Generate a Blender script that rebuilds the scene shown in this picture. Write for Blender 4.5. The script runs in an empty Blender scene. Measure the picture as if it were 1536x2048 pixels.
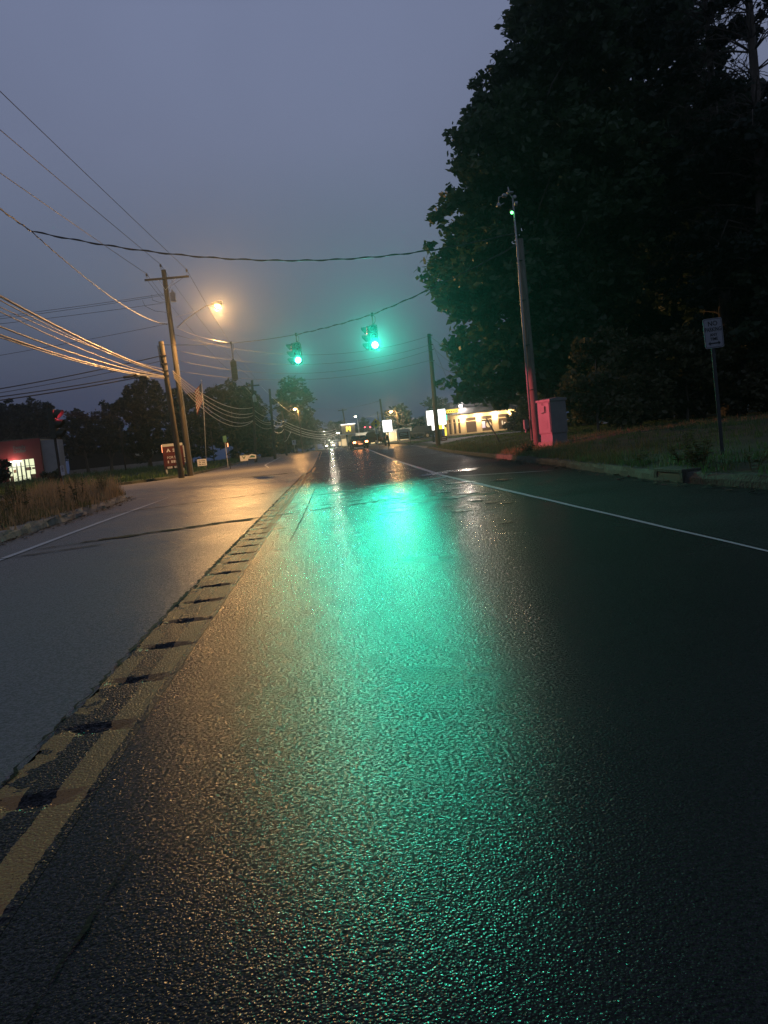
import bpy, bmesh, math, random
import numpy as np
from mathutils import Vector, Matrix

rad = math.radians
scene = bpy.context.scene
COL = scene.collection
rng = random.Random(7)

# ------------------------------------------------------------------ camera
FOC = 1540.0            # focal length in pixels of a 2048 px tall frame
ROLL = rad(5.9)
CAM_H = 1.0
def _up(x, y):
    dx, dy = x - 768.0, y - 1024.0
    return dx*math.cos(ROLL) - dy*math.sin(ROLL), dx*math.sin(ROLL) + dy*math.cos(ROLL)
_u0, _v0 = _up(655, 897)
_pitch = math.atan2(-_v0, FOC)
def _raw(x, y):
    u, v = _up(x, y)
    c, s = math.cos(_pitch), math.sin(_pitch)
    return Vector((u, FOC*c - v*s, -FOC*s - v*c))
_r0 = _raw(655, 897)
_yaw = math.atan2(_r0.x, _r0.y)
def ray(x, y):
    r = _raw(x, y)
    c, s = math.cos(_yaw), math.sin(_yaw)
    return Vector((r.x*c - r.y*s, r.x*s + r.y*c, r.z))
def at(x, y, Y):
    """World point seen at photo pixel (x, y) at distance Y along the road."""
    r = ray(x, y)
    t = Y / r.y
    return Vector((r.x*t, Y, CAM_H + r.z*t))
def on_plane(x, y, P, Q):
    """World point at pixel (x, y) on the vertical plane through P and Q."""
    d = Vector((Q.x-P.x, Q.y-P.y, 0)); n = Vector((d.y, -d.x, 0))
    r = ray(x, y); o = Vector((0, 0, CAM_H))
    t = n.dot(P - o) / n.dot(r)
    return o + r*t

cam_d = bpy.data.cameras.new("Camera")
cam = bpy.data.objects.new("Camera", cam_d); COL.objects.link(cam)
fw = ray(768, 1024).normalized()
rt = (ray(868, 1024) - ray(668, 1024)).normalized()
upv = rt.cross(fw).normalized()
M = Matrix((rt, upv, -fw)).transposed().to_4x4()
M.translation = Vector((0, 0, CAM_H))
cam.matrix_world = M
cam_d.sensor_fit = 'VERTICAL'; cam_d.sensor_height = 36.0
cam_d.lens = 36.0*FOC/2048.0
cam_d.clip_start = 0.05; cam_d.clip_end = 3000
scene.camera = cam

# ------------------------------------------------------------------ materials
MATS = {}
def _n(nt, t, **kw):
    n = nt.nodes.new(t)
    for k, v in kw.items():
        if k.startswith('i_'):
            n.inputs[k[2:].replace('_', ' ')].default_value = v
        else:
            setattr(n, k, v)
    return n
def mat(name, col, rough=0.7, var=0.25, scale=6.0, bump=0.0, bscale=None, metal=0.0, spec=0.5, coord='Object', streak=None):
    """Plain procedural surface: base colour broken up by noise, optional bump."""
    m = bpy.data.materials.new(name); m.use_nodes = True; MATS[name] = m
    nt = m.node_tree; b = nt.nodes['Principled BSDF']
    b.inputs['Roughness'].default_value = rough; b.inputs['Metallic'].default_value = metal
    b.inputs['Specular IOR Level'].default_value = spec
    tc = _n(nt, 'ShaderNodeTexCoord'); src = tc.outputs[coord]
    if streak:
        mp = _n(nt, 'ShaderNodeMapping'); mp.inputs['Scale'].default_value = streak
        nt.links.new(src, mp.inputs['Vector']); src = mp.outputs[0]
    no = _n(nt, 'ShaderNodeTexNoise', i_Scale=scale, i_Detail=5.0, i_Roughness=0.6)
    nt.links.new(src, no.inputs['Vector'])
    cr = _n(nt, 'ShaderNodeValToRGB')
    cr.color_ramp.elements[0].position = 0.3; cr.color_ramp.elements[1].position = 0.7
    cr.color_ramp.elements[0].color = [c*(1-var) for c in col] + [1]
    cr.color_ramp.elements[1].color = [min(1, c*(1+var)) for c in col] + [1]
    nt.links.new(no.outputs['Fac'], cr.inputs['Fac'])
    nt.links.new(cr.outputs['Color'], b.inputs['Base Color'])
    if bump:
        nb = _n(nt, 'ShaderNodeTexNoise', i_Scale=bscale or scale*4, i_Detail=4.0)
        nt.links.new(src, nb.inputs['Vector'])
        bp = _n(nt, 'ShaderNodeBump', i_Strength=1.0, i_Distance=bump)
        nt.links.new(nb.outputs['Fac'], bp.inputs['Height'])
        nt.links.new(bp.outputs['Normal'], b.inputs['Normal'])
    return m
def leaf(name, col, rough=0.5, var=0.4, scale=0.5, trans=0.45):
    m = mat(name, col, rough, var, scale); nt = m.node_tree
    b = nt.nodes['Principled BSDF']; cr = [n for n in nt.nodes if n.type == 'VALTORGB'][0]
    t = _n(nt, 'ShaderNodeBsdfTranslucent'); nt.links.new(cr.outputs['Color'], t.inputs['Color'])
    mx = _n(nt, 'ShaderNodeMixShader'); mx.inputs[0].default_value = trans
    nt.links.new(b.outputs[0], mx.inputs[1]); nt.links.new(t.outputs[0], mx.inputs[2])
    nt.links.new(mx.outputs[0], nt.nodes['Material Output'].inputs['Surface'])
    return m
def emis(name, col, strength, base=(0.5, 0.5, 0.5)):
    m = bpy.data.materials.new(name); m.use_nodes = True; MATS[name] = m
    b = m.node_tree.nodes['Principled BSDF']
    b.inputs['Base Color'].default_value = (*base, 1)
    b.inputs['Emission Color'].default_value = (*col, 1)
    b.inputs['Emission Strength'].default_value = strength
    b.inputs['Roughness'].default_value = 0.4
    m.cycles.emission_sampling = 'NONE'      # the lamps beside them give the light
    return m

def asphalt(name, dark, light, rough, b_fine, b_coarse, stone=85.0, paint=None, chip=2.4, grain=0, dry0=0.2):
    """Wet asphalt: close-packed stones, each with its own tint and a film of water."""
    m = bpy.data.materials.new(name); m.use_nodes = True; MATS[name] = m
    nt = m.node_tree; L = nt.links.new; b = nt.nodes['Principled BSDF']
    tc = _n(nt, 'ShaderNodeTexCoord'); P = tc.outputs['Object']
    big = _n(nt, 'ShaderNodeTexNoise', i_Scale=0.45, i_Detail=5.0, i_Roughness=0.6); L(P, big.inputs['Vector'])
    mid = _n(nt, 'ShaderNodeTexNoise', i_Scale=stone*0.7, i_Detail=2.0, i_Roughness=0.5); L(P, mid.inputs['Vector'])
    v = _n(nt, 'ShaderNodeTexVoronoi', i_Scale=stone); L(P, v.inputs['Vector'])
    v.inputs['Randomness'].default_value = 1.0
    cr = _n(nt, 'ShaderNodeValToRGB')
    cr.color_ramp.elements[0].position = 0.25; cr.color_ramp.elements[1].position = 0.85
    cr.color_ramp.elements[0].color = (*dark, 1); cr.color_ramp.elements[1].color = (*light, 1)
    sep = _n(nt, 'ShaderNodeSeparateColor'); L(v.outputs['Color'], sep.inputs[0])
    mix = _n(nt, 'ShaderNodeMath', operation='MULTIPLY_ADD'); L(sep.outputs[0], mix.inputs[0])
    mix.inputs[1].default_value = 0.5
    bm2 = _n(nt, 'ShaderNodeMath', operation='MULTIPLY'); L(big.outputs['Fac'], bm2.inputs[0]); bm2.inputs[1].default_value = 0.5
    L(bm2.outputs[0], mix.inputs[2]); L(mix.outputs[0], cr.inputs['Fac'])
    e3 = cr.color_ramp.elements.new(0.78); e3.color = [c*0.55 for c in light] + [1]
    cr.color_ramp.elements[-1].color = (*[min(1, c*chip) for c in light], 1)
    colout = cr.outputs['Color']
    if paint:
        colout = paint(nt, P, colout, b)
    L(colout, b.inputs['Base Color'])
    # roughness: wetter and drier areas
    rr = _n(nt, 'ShaderNodeMapRange', i_From_Min=0.35, i_From_Max=0.65, i_To_Min=rough*0.82, i_To_Max=rough*1.2)
    L(big.outputs['Fac'], rr.inputs['Value']); L(rr.outputs[0], b.inputs['Roughness'])
    b.inputs['Specular IOR Level'].default_value = 0.5
    # height: stones sticking out of the binder plus a finer grit
    inv = _n(nt, 'ShaderNodeMath', operation='MULTIPLY_ADD'); L(v.outputs['Distance'], inv.inputs[0])
    inv.inputs[1].default_value = -0.55; inv.inputs[2].default_value = 0.6
    sm = _n(nt, 'ShaderNodeMath', operation='MULTIPLY_ADD'); L(mid.outputs['Fac'], sm.inputs[0]); sm.inputs[1].default_value = 0.55
    L(inv.outputs[0], sm.inputs[2])
    bp = _n(nt, 'ShaderNodeBump', i_Strength=1.0, i_Distance=b_fine); L(sm.outputs[0], bp.inputs['Height'])
    co = _n(nt, 'ShaderNodeTexNoise', i_Scale=9.0, i_Detail=3.0); L(P, co.inputs['Vector'])
    bp2 = _n(nt, 'ShaderNodeBump', i_Strength=1.0, i_Distance=b_coarse); L(co.outputs['Fac'], bp2.inputs['Height'])
    L(bp.outputs['Normal'], bp2.inputs['Normal']); L(bp2.outputs['Normal'], b.inputs['Normal'])
    if grain:
        # grit: dry stone tops and wet gaps side by side, at two sizes
        g1 = _n(nt, 'ShaderNodeTexNoise', i_Scale=grain, i_Detail=5.0, i_Roughness=0.78); L(P, g1.inputs['Vector'])
        mk = _n(nt, 'ShaderNodeMapRange', i_From_Min=0.43, i_From_Max=0.57, i_To_Min=dry0, i_To_Max=0.95); L(g1.outputs['Fac'], mk.inputs['Value'])
        d = _n(nt, 'ShaderNodeBsdfPrincipled'); L(colout, d.inputs['Base Color'])
        d.inputs['Roughness'].default_value = 0.85; d.inputs['Specular IOR Level'].default_value = 0.08
        L(bp2.outputs['Normal'], d.inputs['Normal'])
        ms = _n(nt, 'ShaderNodeMixShader'); L(mk.outputs[0], ms.inputs[0]); L(b.outputs[0], ms.inputs[1]); L(d.outputs[0], ms.inputs[2])
        L(ms.outputs[0], nt.nodes['Material Output'].inputs['Surface'])
    return m

def yellow_lines(nt, P, base, b):
    """Worn double yellow line painted on the rumble strip, from object X (metres)."""
    L = nt.links.new
    s = _n(nt, 'ShaderNodeSeparateXYZ'); L(P, s.inputs[0])
    ne = _n(nt, 'ShaderNodeTexNoise', i_Scale=26.0, i_Detail=6.0, i_Roughness=0.7); L(P, ne.inputs['Vector'])
    nw = _n(nt, 'ShaderNodeTexNoise', i_Scale=1.7, i_Detail=6.0, i_Roughness=0.65); L(P, nw.inputs['Vector'])
    ng = _n(nt, 'ShaderNodeTexNoise', i_Scale=160.0, i_Detail=3.0); L(P, ng.inputs['Vector'])
    dx = _n(nt, 'ShaderNodeMath', operation='MULTIPLY_ADD'); L(ne.outputs['Fac'], dx.inputs[0])
    dx.inputs[1].default_value = 0.03; L(s.outputs['X'], dx.inputs[2])
    def band(c, w):
        a = _n(nt, 'ShaderNodeMath', operation='SUBTRACT'); L(dx.outputs[0], a.inputs[0]); a.inputs[1].default_value = c + 0.015
        q = _n(nt, 'ShaderNodeMath', operation='ABSOLUTE'); L(a.outputs[0], q.inputs[0])
        r = _n(nt, 'ShaderNodeMath', operation='LESS_THAN'); L(q.outputs[0], r.inputs[0]); r.inputs[1].default_value = w/2
        return r.outputs[0]
    right = band(-0.925, 0.105)
    left = band(-1.135, 0.10)
    wl = _n(nt, 'ShaderNodeMath', operation='GREATER_THAN'); L(nw.outputs['Fac'], wl.inputs[0]); wl.inputs[1].default_value = 0.475
    ll = _n(nt, 'ShaderNodeMath', operation='MULTIPLY'); L(left, ll.inputs[0]); L(wl.outputs[0], ll.inputs[1])
    su = _n(nt, 'ShaderNodeMath', operation='MAXIMUM'); L(right, su.inputs[0]); L(ll.outputs[0], su.inputs[1])
    gr = _n(nt, 'ShaderNodeMapRange', i_From_Min=0.30, i_From_Max=0.40); L(ng.outputs['Fac'], gr.inputs['Value'])
    fm = _n(nt, 'ShaderNodeMath', operation='MULTIPLY'); L(su.outputs[0], fm.inputs[0]); L(gr.outputs[0], fm.inputs[1])
    mx = _n(nt, 'ShaderNodeMix', data_type='RGBA'); L(fm.outputs[0], mx.inputs['Factor'])
    L(base, mx.inputs['A']); mx.inputs['B'].default_value = (0.42, 0.24, 0.10, 1)
    sp = _n(nt, 'ShaderNodeMapRange', i_To_Min=0.5, i_To_Max=0.12); L(fm.outputs[0], sp.inputs['Value']); L(sp.outputs[0], b.inputs['Specular IOR Level'])
    return mx.outputs['Result']

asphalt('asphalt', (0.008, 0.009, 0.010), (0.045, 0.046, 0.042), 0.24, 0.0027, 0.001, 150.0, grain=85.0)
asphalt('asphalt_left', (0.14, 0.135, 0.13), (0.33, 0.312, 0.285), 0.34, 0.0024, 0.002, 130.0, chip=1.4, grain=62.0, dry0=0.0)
asphalt('asphalt_shoulder', (0.008, 0.009, 0.010), (0.026, 0.027, 0.027), 0.42, 0.0028, 0.003, 120.0, grain=60.0)
asphalt('asphalt_strip', (0.010, 0.010, 0.010), (0.04, 0.04, 0.04), 0.34, 0.005, 0.002, 110.0, paint=yellow_lines, grain=70.0)
asphalt('tar', (0.006, 0.006, 0.006), (0.012, 0.012, 0.012), 0.8, 0.003, 0.002, 60.0)
MATS['tar'].node_tree.nodes['Principled BSDF'].inputs['Specular IOR Level'].default_value = 0.2
asphalt('polished', (0.02, 0.02, 0.02), (0.06, 0.06, 0.06), 0.26, 0.004, 0.004, 45.0)
mat('white_paint', (0.55, 0.56, 0.55), 0.45, 0.25, 40, 0.002, 200)
mat('worn_paint', (0.34, 0.35, 0.34), 0.4, 0.4, 30, 0.002, 150)
mat('yellow_paint', (0.34, 0.185, 0.06), 0.5, 0.25, 30, 0.002, 150)
mat('concrete', (0.26, 0.235, 0.19), 0.8, 0.35, 5, 0.01, 30)
mat('mossy_concrete', (0.045, 0.047, 0.034), 0.85, 0.45, 4, 0.015, 24)
mat('soil', (0.035, 0.034, 0.022), 0.95, 0.5, 2.0, 0.03, 14)
mat('grass_ground', (0.035, 0.055, 0.02), 0.95, 0.5, 1.2, 0.04, 18)
leaf('grass_blade', (0.09, 0.16, 0.05), 0.6, 0.45, 0.9)
leaf('dry_weed', (0.46, 0.33, 0.18), 0.8, 0.4, 2.0)
leaf('green_weed', (0.15, 0.15, 0.055), 0.7, 0.45, 1.2)
mat('bark', (0.11, 0.09, 0.07), 0.9, 0.4, 7, 0.02, 30, streak=(1, 1, 0.25))
leaf('leaf_maple', (0.07, 0.115, 0.05), 0.45, 0.4, 0.5)
leaf('leaf_dark', (0.055, 0.085, 0.042), 0.5, 0.4, 0.5)
leaf('leaf_shrub', (0.11, 0.105, 0.05), 0.5, 0.45, 0.8)
leaf('needle', (0.02, 0.036, 0.02), 0.55, 0.3, 1.0)
leaf('leaf_far', (0.016, 0.028, 0.016), 0.6, 0.35, 0.3)
mat('dead_wood', (0.17, 0.15, 0.12), 0.9, 0.3, 7, 0.01, 30)
mat('signal_pole_wood', (0.17, 0.14, 0.12), 0.85, 0.35, 5, 0.008, 40, streak=(4, 4, 0.5))
mat('pole_wood', (0.06, 0.048, 0.036), 0.85, 0.35, 5, 0.008, 40, streak=(4, 4, 0.5))
mat('dark_pole_wood', (0.055, 0.046, 0.038), 0.85, 0.3, 5, 0.008, 40, streak=(4, 4, 0.5))
mat('grey_metal', (0.28, 0.29, 0.30), 0.45, 0.12, 8, metal=0.6)
mat('galvanized', (0.42, 0.43, 0.43), 0.45, 0.12, 12, metal=0.5)
mat('dark_metal', (0.03, 0.032, 0.033), 0.5, 0.2, 10)
mat('signal_green', (0.02, 0.035, 0.025), 0.5, 0.2, 10)
mat('signal_grey', (0.09, 0.085, 0.075), 0.6, 0.2, 10)
mat('dark_lens', (0.02, 0.01, 0.01), 0.2, 0.2, 10)
mat('porcelain', (0.16, 0.15, 0.15), 0.3, 0.1, 10)
mat('cable_black', (0.05, 0.048, 0.046), 0.5, 0.2, 10)
mat('cable_grey', (0.28, 0.25, 0.22), 0.35, 0.2, 10, metal=0.3)
mat('cabinet_grey', (0.17, 0.16, 0.16), 0.5, 0.12, 3, 0.002, 20)
mat('cabinet_dark', (0.20, 0.20, 0.21), 0.55, 0.12, 3)
mat('sign_white', (0.62, 0.63, 0.65), 0.4, 0.08, 5)
mat('sign_grey_white', (0.27, 0.28, 0.31), 0.5, 0.1, 9)  # darker, greyer panel tone than the other white signs
mat('sign_black', (0.012, 0.012, 0.014), 0.5, 0.1, 5)
mat('sign_red', (0.085, 0.008, 0.009), 0.5, 0.15, 4)
mat('sign_yellow', (0.62, 0.45, 0.03), 0.45, 0.1, 4)
mat('sign_green', (0.05, 0.14, 0.09), 0.45, 0.1, 4)
mat('sign_pale', (0.5, 0.52, 0.5), 0.5, 0.1, 4)
mat('store_red', (0.22, 0.014, 0.018), 0.7, 0.15, 1.0)
mat('store_grey', (0.36, 0.34, 0.33), 0.8, 0.12, 1.0)
mat('roof_dark', (0.06, 0.055, 0.05), 0.85, 0.25, 3)
mat('wall_cream', (0.5, 0.40, 0.25), 0.75, 0.1, 2)
mat('wall_dark', (0.03, 0.032, 0.03), 0.8, 0.2, 1)
mat('wall_pale', (0.33, 0.33, 0.32), 0.8, 0.15, 1)
mat('brick_brown', (0.16, 0.08, 0.05), 0.8, 0.25, 5)
mat('car_dark', (0.03, 0.012, 0.013), 0.25, 0.1, 3)
mat('car_black', (0.012, 0.013, 0.016), 0.22, 0.1, 3)
mat('car_glass', (0.02, 0.022, 0.025), 0.08, 0.1, 3)
mat('rubber', (0.015, 0.015, 0.015), 0.8, 0.2, 10)
mat('flag_blue', (0.015, 0.022, 0.06), 0.8, 0.1, 3)
mat('flag_red', (0.16, 0.02, 0.022), 0.8, 0.1, 3)
mat('flag_white', (0.3, 0.29, 0.28), 0.8, 0.08, 3)
mat('leaf_litter', (0.10, 0.07, 0.035), 0.8, 0.5, 9)
emis('green_lens', (0.05, 1.0, 0.72), 45.0)
emis('red_lens', (1.0, 0.05, 0.09), 9.0)
emis('sodium', (1.0, 0.50, 0.14), 14.0)
emis('small_green', (0.12, 1.0, 0.22), 8.0)
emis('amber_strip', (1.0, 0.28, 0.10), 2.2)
emis('sodium_far', (1.0, 0.48, 0.13), 15.0)
emis('white_far', (1.0, 0.83, 0.58), 25.0)
emis('flood', (1.0, 0.82, 0.74), 20.0)
emis('sign_lit', (1.0, 0.98, 0.93), 3.2)
emis('sign_lit_blue', (0.60, 0.88, 1.0), 1.3)
emis('window_warm', (1.0, 0.72, 0.36), 0.8, (0.1, 0.08, 0.05))
emis('window_dim', (1.0, 0.50, 0.22), 0.06, (0.02, 0.012, 0.008))
emis('store_lit', (0.95, 1.0, 0.62), 1.0, (0.1, 0.1, 0.1))
emis('store_ceiling', (1.0, 0.95, 0.75), 3.0)
emis('tail', (1.0, 0.30, 0.10), 14.0)
emis('neon_yellow', (1.0, 0.72, 0.05), 1.8)
emis('neon_green', (0.1, 1.0, 0.6), 1.2)
emis('neon_violet', (0.25, 0.2, 0.9), 0.4)
emis('lamp_warm', (1.0, 0.62, 0.26), 10.0)

# ------------------------------------------------------------------ mesh building
class MB:
    def __init__(s): s.v = []; s.f = []; s.m = []
    def quad(s, a, b, c, d, mi=0):
        n = len(s.v); s.v += [tuple(a), tuple(b), tuple(c), tuple(d)]; s.f.append((n, n+1, n+2, n+3)); s.m.append(mi)
    def box(s, c, d, rz=0.0, mi=0, bev=0.0):
        """box centre c, full sizes d, turned by rz; bev chamfers the vertical and top edges"""
        cx, cy, cz = c; x, y, z = d[0]/2, d[1]/2, d[2]/2
        C, S = math.cos(rz), math.sin(rz)
        def W(p): return (cx + p[0]*C - p[1]*S, cy + p[0]*S + p[1]*C, cz + p[2])
        if bev <= 0:
            n = len(s.v)
            s.v += [W(p) for p in ((-x,-y,-z),(x,-y,-z),(x,y,-z),(-x,y,-z),(-x,-y,z),(x,-y,z),(x,y,z),(-x,y,z))]
            for q in ((3,2,1,0),(4,5,6,7),(0,1,5,4),(1,2,6,5),(2,3,7,6),(3,0,4,7)):
                s.f.append(tuple(n+i for i in q)); s.m.append(mi)
        else:
            ring = lambda X, Y, Z, bb: [(-X+bb,-Y,Z),(X-bb,-Y,Z),(X,-Y+bb,Z),(X,Y-bb,Z),(X-bb,Y,Z),(-X+bb,Y,Z),(-X,Y-bb,Z),(-X,-Y+bb,Z)]
            rs = [ring(x, y, -z, bev), ring(x, y, z-bev, bev), ring(x-bev, y-bev, z, bev*0.6)]
            n = len(s.v)
            for r in rs: s.v += [W(p) for p in r]
            for k in range(2):
                for i in range(8):
                    j = (i+1) % 8
                    s.f.append((n+k*8+i, n+k*8+j, n+k*8+8+j, n+k*8+8+i)); s.m.append(mi)
            s.f.append(tuple(n+16+i for i in range(8))); s.m.append(mi)
            s.f.append(tuple(n+7-i for i in range(8))); s.m.append(mi)
    def tube(s, pts, r, seg=8, mi=0, cap=True):
        """tube through points, r number or list"""
        pts = [Vector(p) for p in pts]; k = len(pts)
        rs = r if isinstance(r, (list, tuple)) else [r]*k
        n = len(s.v)
        prev = None
        for i, p in enumerate(pts):
            d = (pts[min(i+1, k-1)] - pts[max(i-1, 0)])
            if d.length < 1e-9: d = Vector((0, 0, 1))
            d.normalize()
            if prev is None:
                a = Vector((1, 0, 0)) if abs(d.x) < 0.9 else Vector((0, 1, 0))
            else: a = prev
            e1 = (a - d*a.dot(d)).normalized(); e2 = d.cross(e1); prev = e1
            for j in range(seg):
                t = 2*math.pi*j/seg
                s.v.append(tuple(p + (e1*math.cos(t) + e2*math.sin(t))*rs[i]))
        for i in range(k-1):
            for j in range(seg):
                q = (j+1) % seg
                s.f.append((n+i*seg+j, n+i*seg+q, n+(i+1)*seg+q, n+(i+1)*seg+j)); s.m.append(mi)
        if cap:
            s.f.append(tuple(n+seg-1-j for j in range(seg))); s.m.append(mi)
            s.f.append(tuple(n+(k-1)*seg+j for j in range(seg))); s.m.append(mi)
    def lathe(s, c, axis, prof, seg=16, mi=0):
        """prof list of (distance along axis, radius)"""
        c = Vector(c); d = Vector(axis).normalized()
        s.tube([c + d*h for h, _ in prof], [max(r_, 1e-4) for _, r_ in prof], seg, mi, True)
    def prism(s, poly, o, ex, ey, ez, depth, mi=0):
        """2-D polygon in (ex,ey) plane at o, extruded depth along ez"""
        o, ex, ey, ez = Vector(o), Vector(ex), Vector(ey), Vector(ez)
        n = len(s.v); k = len(poly)
        for dz in (0, depth):
            s.v += [tuple(o + ex*a + ey*b + ez*dz) for a, b in poly]
        s.f.append(tuple(n+k-1-i for i in range(k))); s.m.append(mi)
        s.f.append(tuple(n+k+i for i in range(k))); s.m.append(mi)
        for i in range(k):
            j = (i+1) % k
            s.f.append((n+i, n+j, n+k+j, n+k+i)); s.m.append(mi)
    def build(s, name, m, parent=None, smooth=False, loc=None, kind=None):
        me = bpy.data.meshes.new(name); me.from_pydata(s.v, [], s.f)
        ms = m if isinstance(m, (list, tuple)) else [m]
        for q in ms: me.materials.append(MATS[q])
        if len(ms) > 1: me.polygons.foreach_set('material_index', s.m)
        if smooth: me.polygons.foreach_set('use_smooth', [True]*len(me.polygons))
        me.update()
        o = bpy.data.objects.new(name, me); COL.objects.link(o)
        if parent: o.parent = parent
        if loc is not None: o.location = loc
        if kind: o['kind'] = kind
        return o

def tag(o, label, cat, group=None):
    o['label'] = label; o['category'] = cat
    if group: o['group'] = group
    return o
def thing(name, label, cat, loc, rz=0.0, group=None):
    o = bpy.data.objects.new(name, None); COL.objects.link(o)
    o.empty_display_size = 0.2
    o.location = loc; o.rotation_euler = (0, 0, rz)
    return tag(o, label, cat, group)
def copy_tree(o, parent=None):
    c = o.copy(); COL.objects.link(c)
    if parent: c.parent = parent
    for ch in list(o.children): copy_tree(ch, c)
    return c
def text(name, body, size, m, parent, loc, rot, depth=0.004, sx=1.0, align='CENTER'):
    cu = bpy.data.curves.new(name, 'FONT'); cu.body = body; cu.size = size
    cu.align_x = align; cu.align_y = 'CENTER'; cu.extrude = depth; cu.offset = size*0.012
    cu.resolution_u = 3
    to = bpy.data.objects.new(name, cu); COL.objects.link(to)
    bpy.context.view_layer.update()
    me = bpy.data.meshes.new_from_object(to.evaluated_get(bpy.context.evaluated_depsgraph_get()))
    me.name = name
    bpy.data.objects.remove(to); bpy.data.curves.remove(cu)
    me.materials.clear(); me.materials.append(MATS[m])
    o = bpy.data.objects.new(name, me); COL.objects.link(o)
    o.parent = parent; o.location = loc; o.rotation_euler = rot; o.scale = (sx, 1, 1)
    return o
FACE = (math.pi/2, 0, 0)     # text facing -Y

# ------------------------------------------------------------------ terrain
def sstep(t): t = max(0.0, min(1.0, t)); return t*t*(3-2*t)
def roadz(y): return 0.85*sstep((y-35)/85.0)
def lerp(tab, y):
    if y <= tab[0][0]: return tab[0][1]
    for (a, va), (b, vb) in zip(tab, tab[1:]):
        if y <= b: return va + (vb-va)*(y-a)/(b-a)
    return tab[-1][1]
KR = [(-6, 5.25), (5, 5.15), (8.5, 5.08), (11.4, 4.95), (14, 5.15), (19.3, 5.6), (27, 6.1), (38, 6.7), (50, 7.4), (70, 8.4), (95, 8.6), (130, 6.5), (170, 0.0), (230, -14)]
def kerb_r(y): return lerp(KR, y)
def verge_r(x, y):
    d = max(0.0, x - kerb_r(y))
    return roadz(y) + 0.13 + min(0.42, 0.11*d)*(1-0.75*sstep((y-50)/40.0))
KI = [(2, -5.2), (8, -5.35), (13.3, -5.62), (17.7, -5.92), (22, -6.3), (25.7, -6.75), (27.8, -7.3), (29.4, -8.3), (30.4, -10), (31.2, -14), (32, -30), (33, -90)]
KL = [(42.5, -160), (45, -40), (47.5, -16), (49.3, -12.4), (51.3, -10.9), (54.3, -9.9), (60, -9.3), (70, -8.9), (80, -8.9), (95, -9.2), (120, -10.5), (160, -16), (230, -36)]
def lot_z(x, y): return roadz(y)*0.9 + 0.12
def isl_z(x, y): return 0.14 + 0.05*min(4, max(0, -5.6-x))*0.5

def ys_fine(a, b, step0):
    out = [a]; y = a
    while y < b:
        y = min(b, y + max(step0, 0.06*abs(y)*0.5)); out.append(y)
    return out
def strip(name, ys, xl, xr, zf, m, nx=1, kind='structure'):
    mb = MB(); idx = []
    for y in ys:
        row = []
        a, b = xl(y), xr(y)
        for i in range(nx+1):
            x = a + (b-a)*i/nx
            row.append(len(mb.v)); mb.v.append((x, y, zf(x, y)))
        idx.append(row)
    for r0, r1 in zip(idx, idx[1:]):
        for i in range(nx):
            mb.f.append((r0[i], r0[i+1], r1[i+1], r1[i])); mb.m.append(0)
    return mb.build(name, m, kind=kind, smooth=True)

RZ = lambda dz: (lambda x, y: roadz(y) + dz)
# ground sheet reaching the horizon
g = MB()
gx = [-1500, -600, -250, -100, -40, 0, 40, 100, 250, 600, 1500]; gy = [-60, -10, 35, 45, 55, 65, 75, 85, 95, 105, 120, 200, 500, 1600]
for y in gy:
    for x in gx: g.v.append((x, y, roadz(y) - 0.05))
for j in range(len(gy)-1):
    for i in range(len(gx)-1):
        a = j*len(gx)+i; g.f.append((a, a+1, a+1+len(gx), a+len(gx))); g.m.append(0)
g.build('ground', 'grass_ground', kind='structure')

YS = ys_fine(-3, 30, 1.0) + [y for y in ys_fine(30, 235, 3.0)][1:]
ROADX = lambda y: lerp([(30, 0), (95, 0), (130, -2.2), (170, -9), (230, -22)], y)
SL, SR = -1.185, -0.84      # rumble strip edges
GROOVE_END = 34.0
strip('road', YS, lambda y: (SR if y < GROOVE_END else -0.95) + ROADX(y), lambda y: 2.96 + ROADX(y) + lerp([(20, 0), (50, 0.9), (70, 1.2), (90, 1.3), (130, 1.0)], y), RZ(0), 'asphalt', 4)
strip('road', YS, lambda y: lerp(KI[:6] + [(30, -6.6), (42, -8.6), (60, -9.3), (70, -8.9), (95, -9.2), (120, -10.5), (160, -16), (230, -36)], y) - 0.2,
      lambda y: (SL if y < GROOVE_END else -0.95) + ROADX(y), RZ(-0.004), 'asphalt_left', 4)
strip('road_shoulder', YS, lambda y: 2.96 + ROADX(y) + lerp([(20, 0), (50, 0.9), (70, 1.2), (90, 1.3), (130, 1.0)], y), lambda y: kerb_r(y) + 0.12, RZ(-0.004), 'asphalt_shoulder', 2)
strip('side_street', [20, 24, 28, 31, 35, 40, 44, 48, 54, 62], lambda y: -170, lambda y: -5.0, RZ(-0.012), 'asphalt_left', 12)

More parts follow.
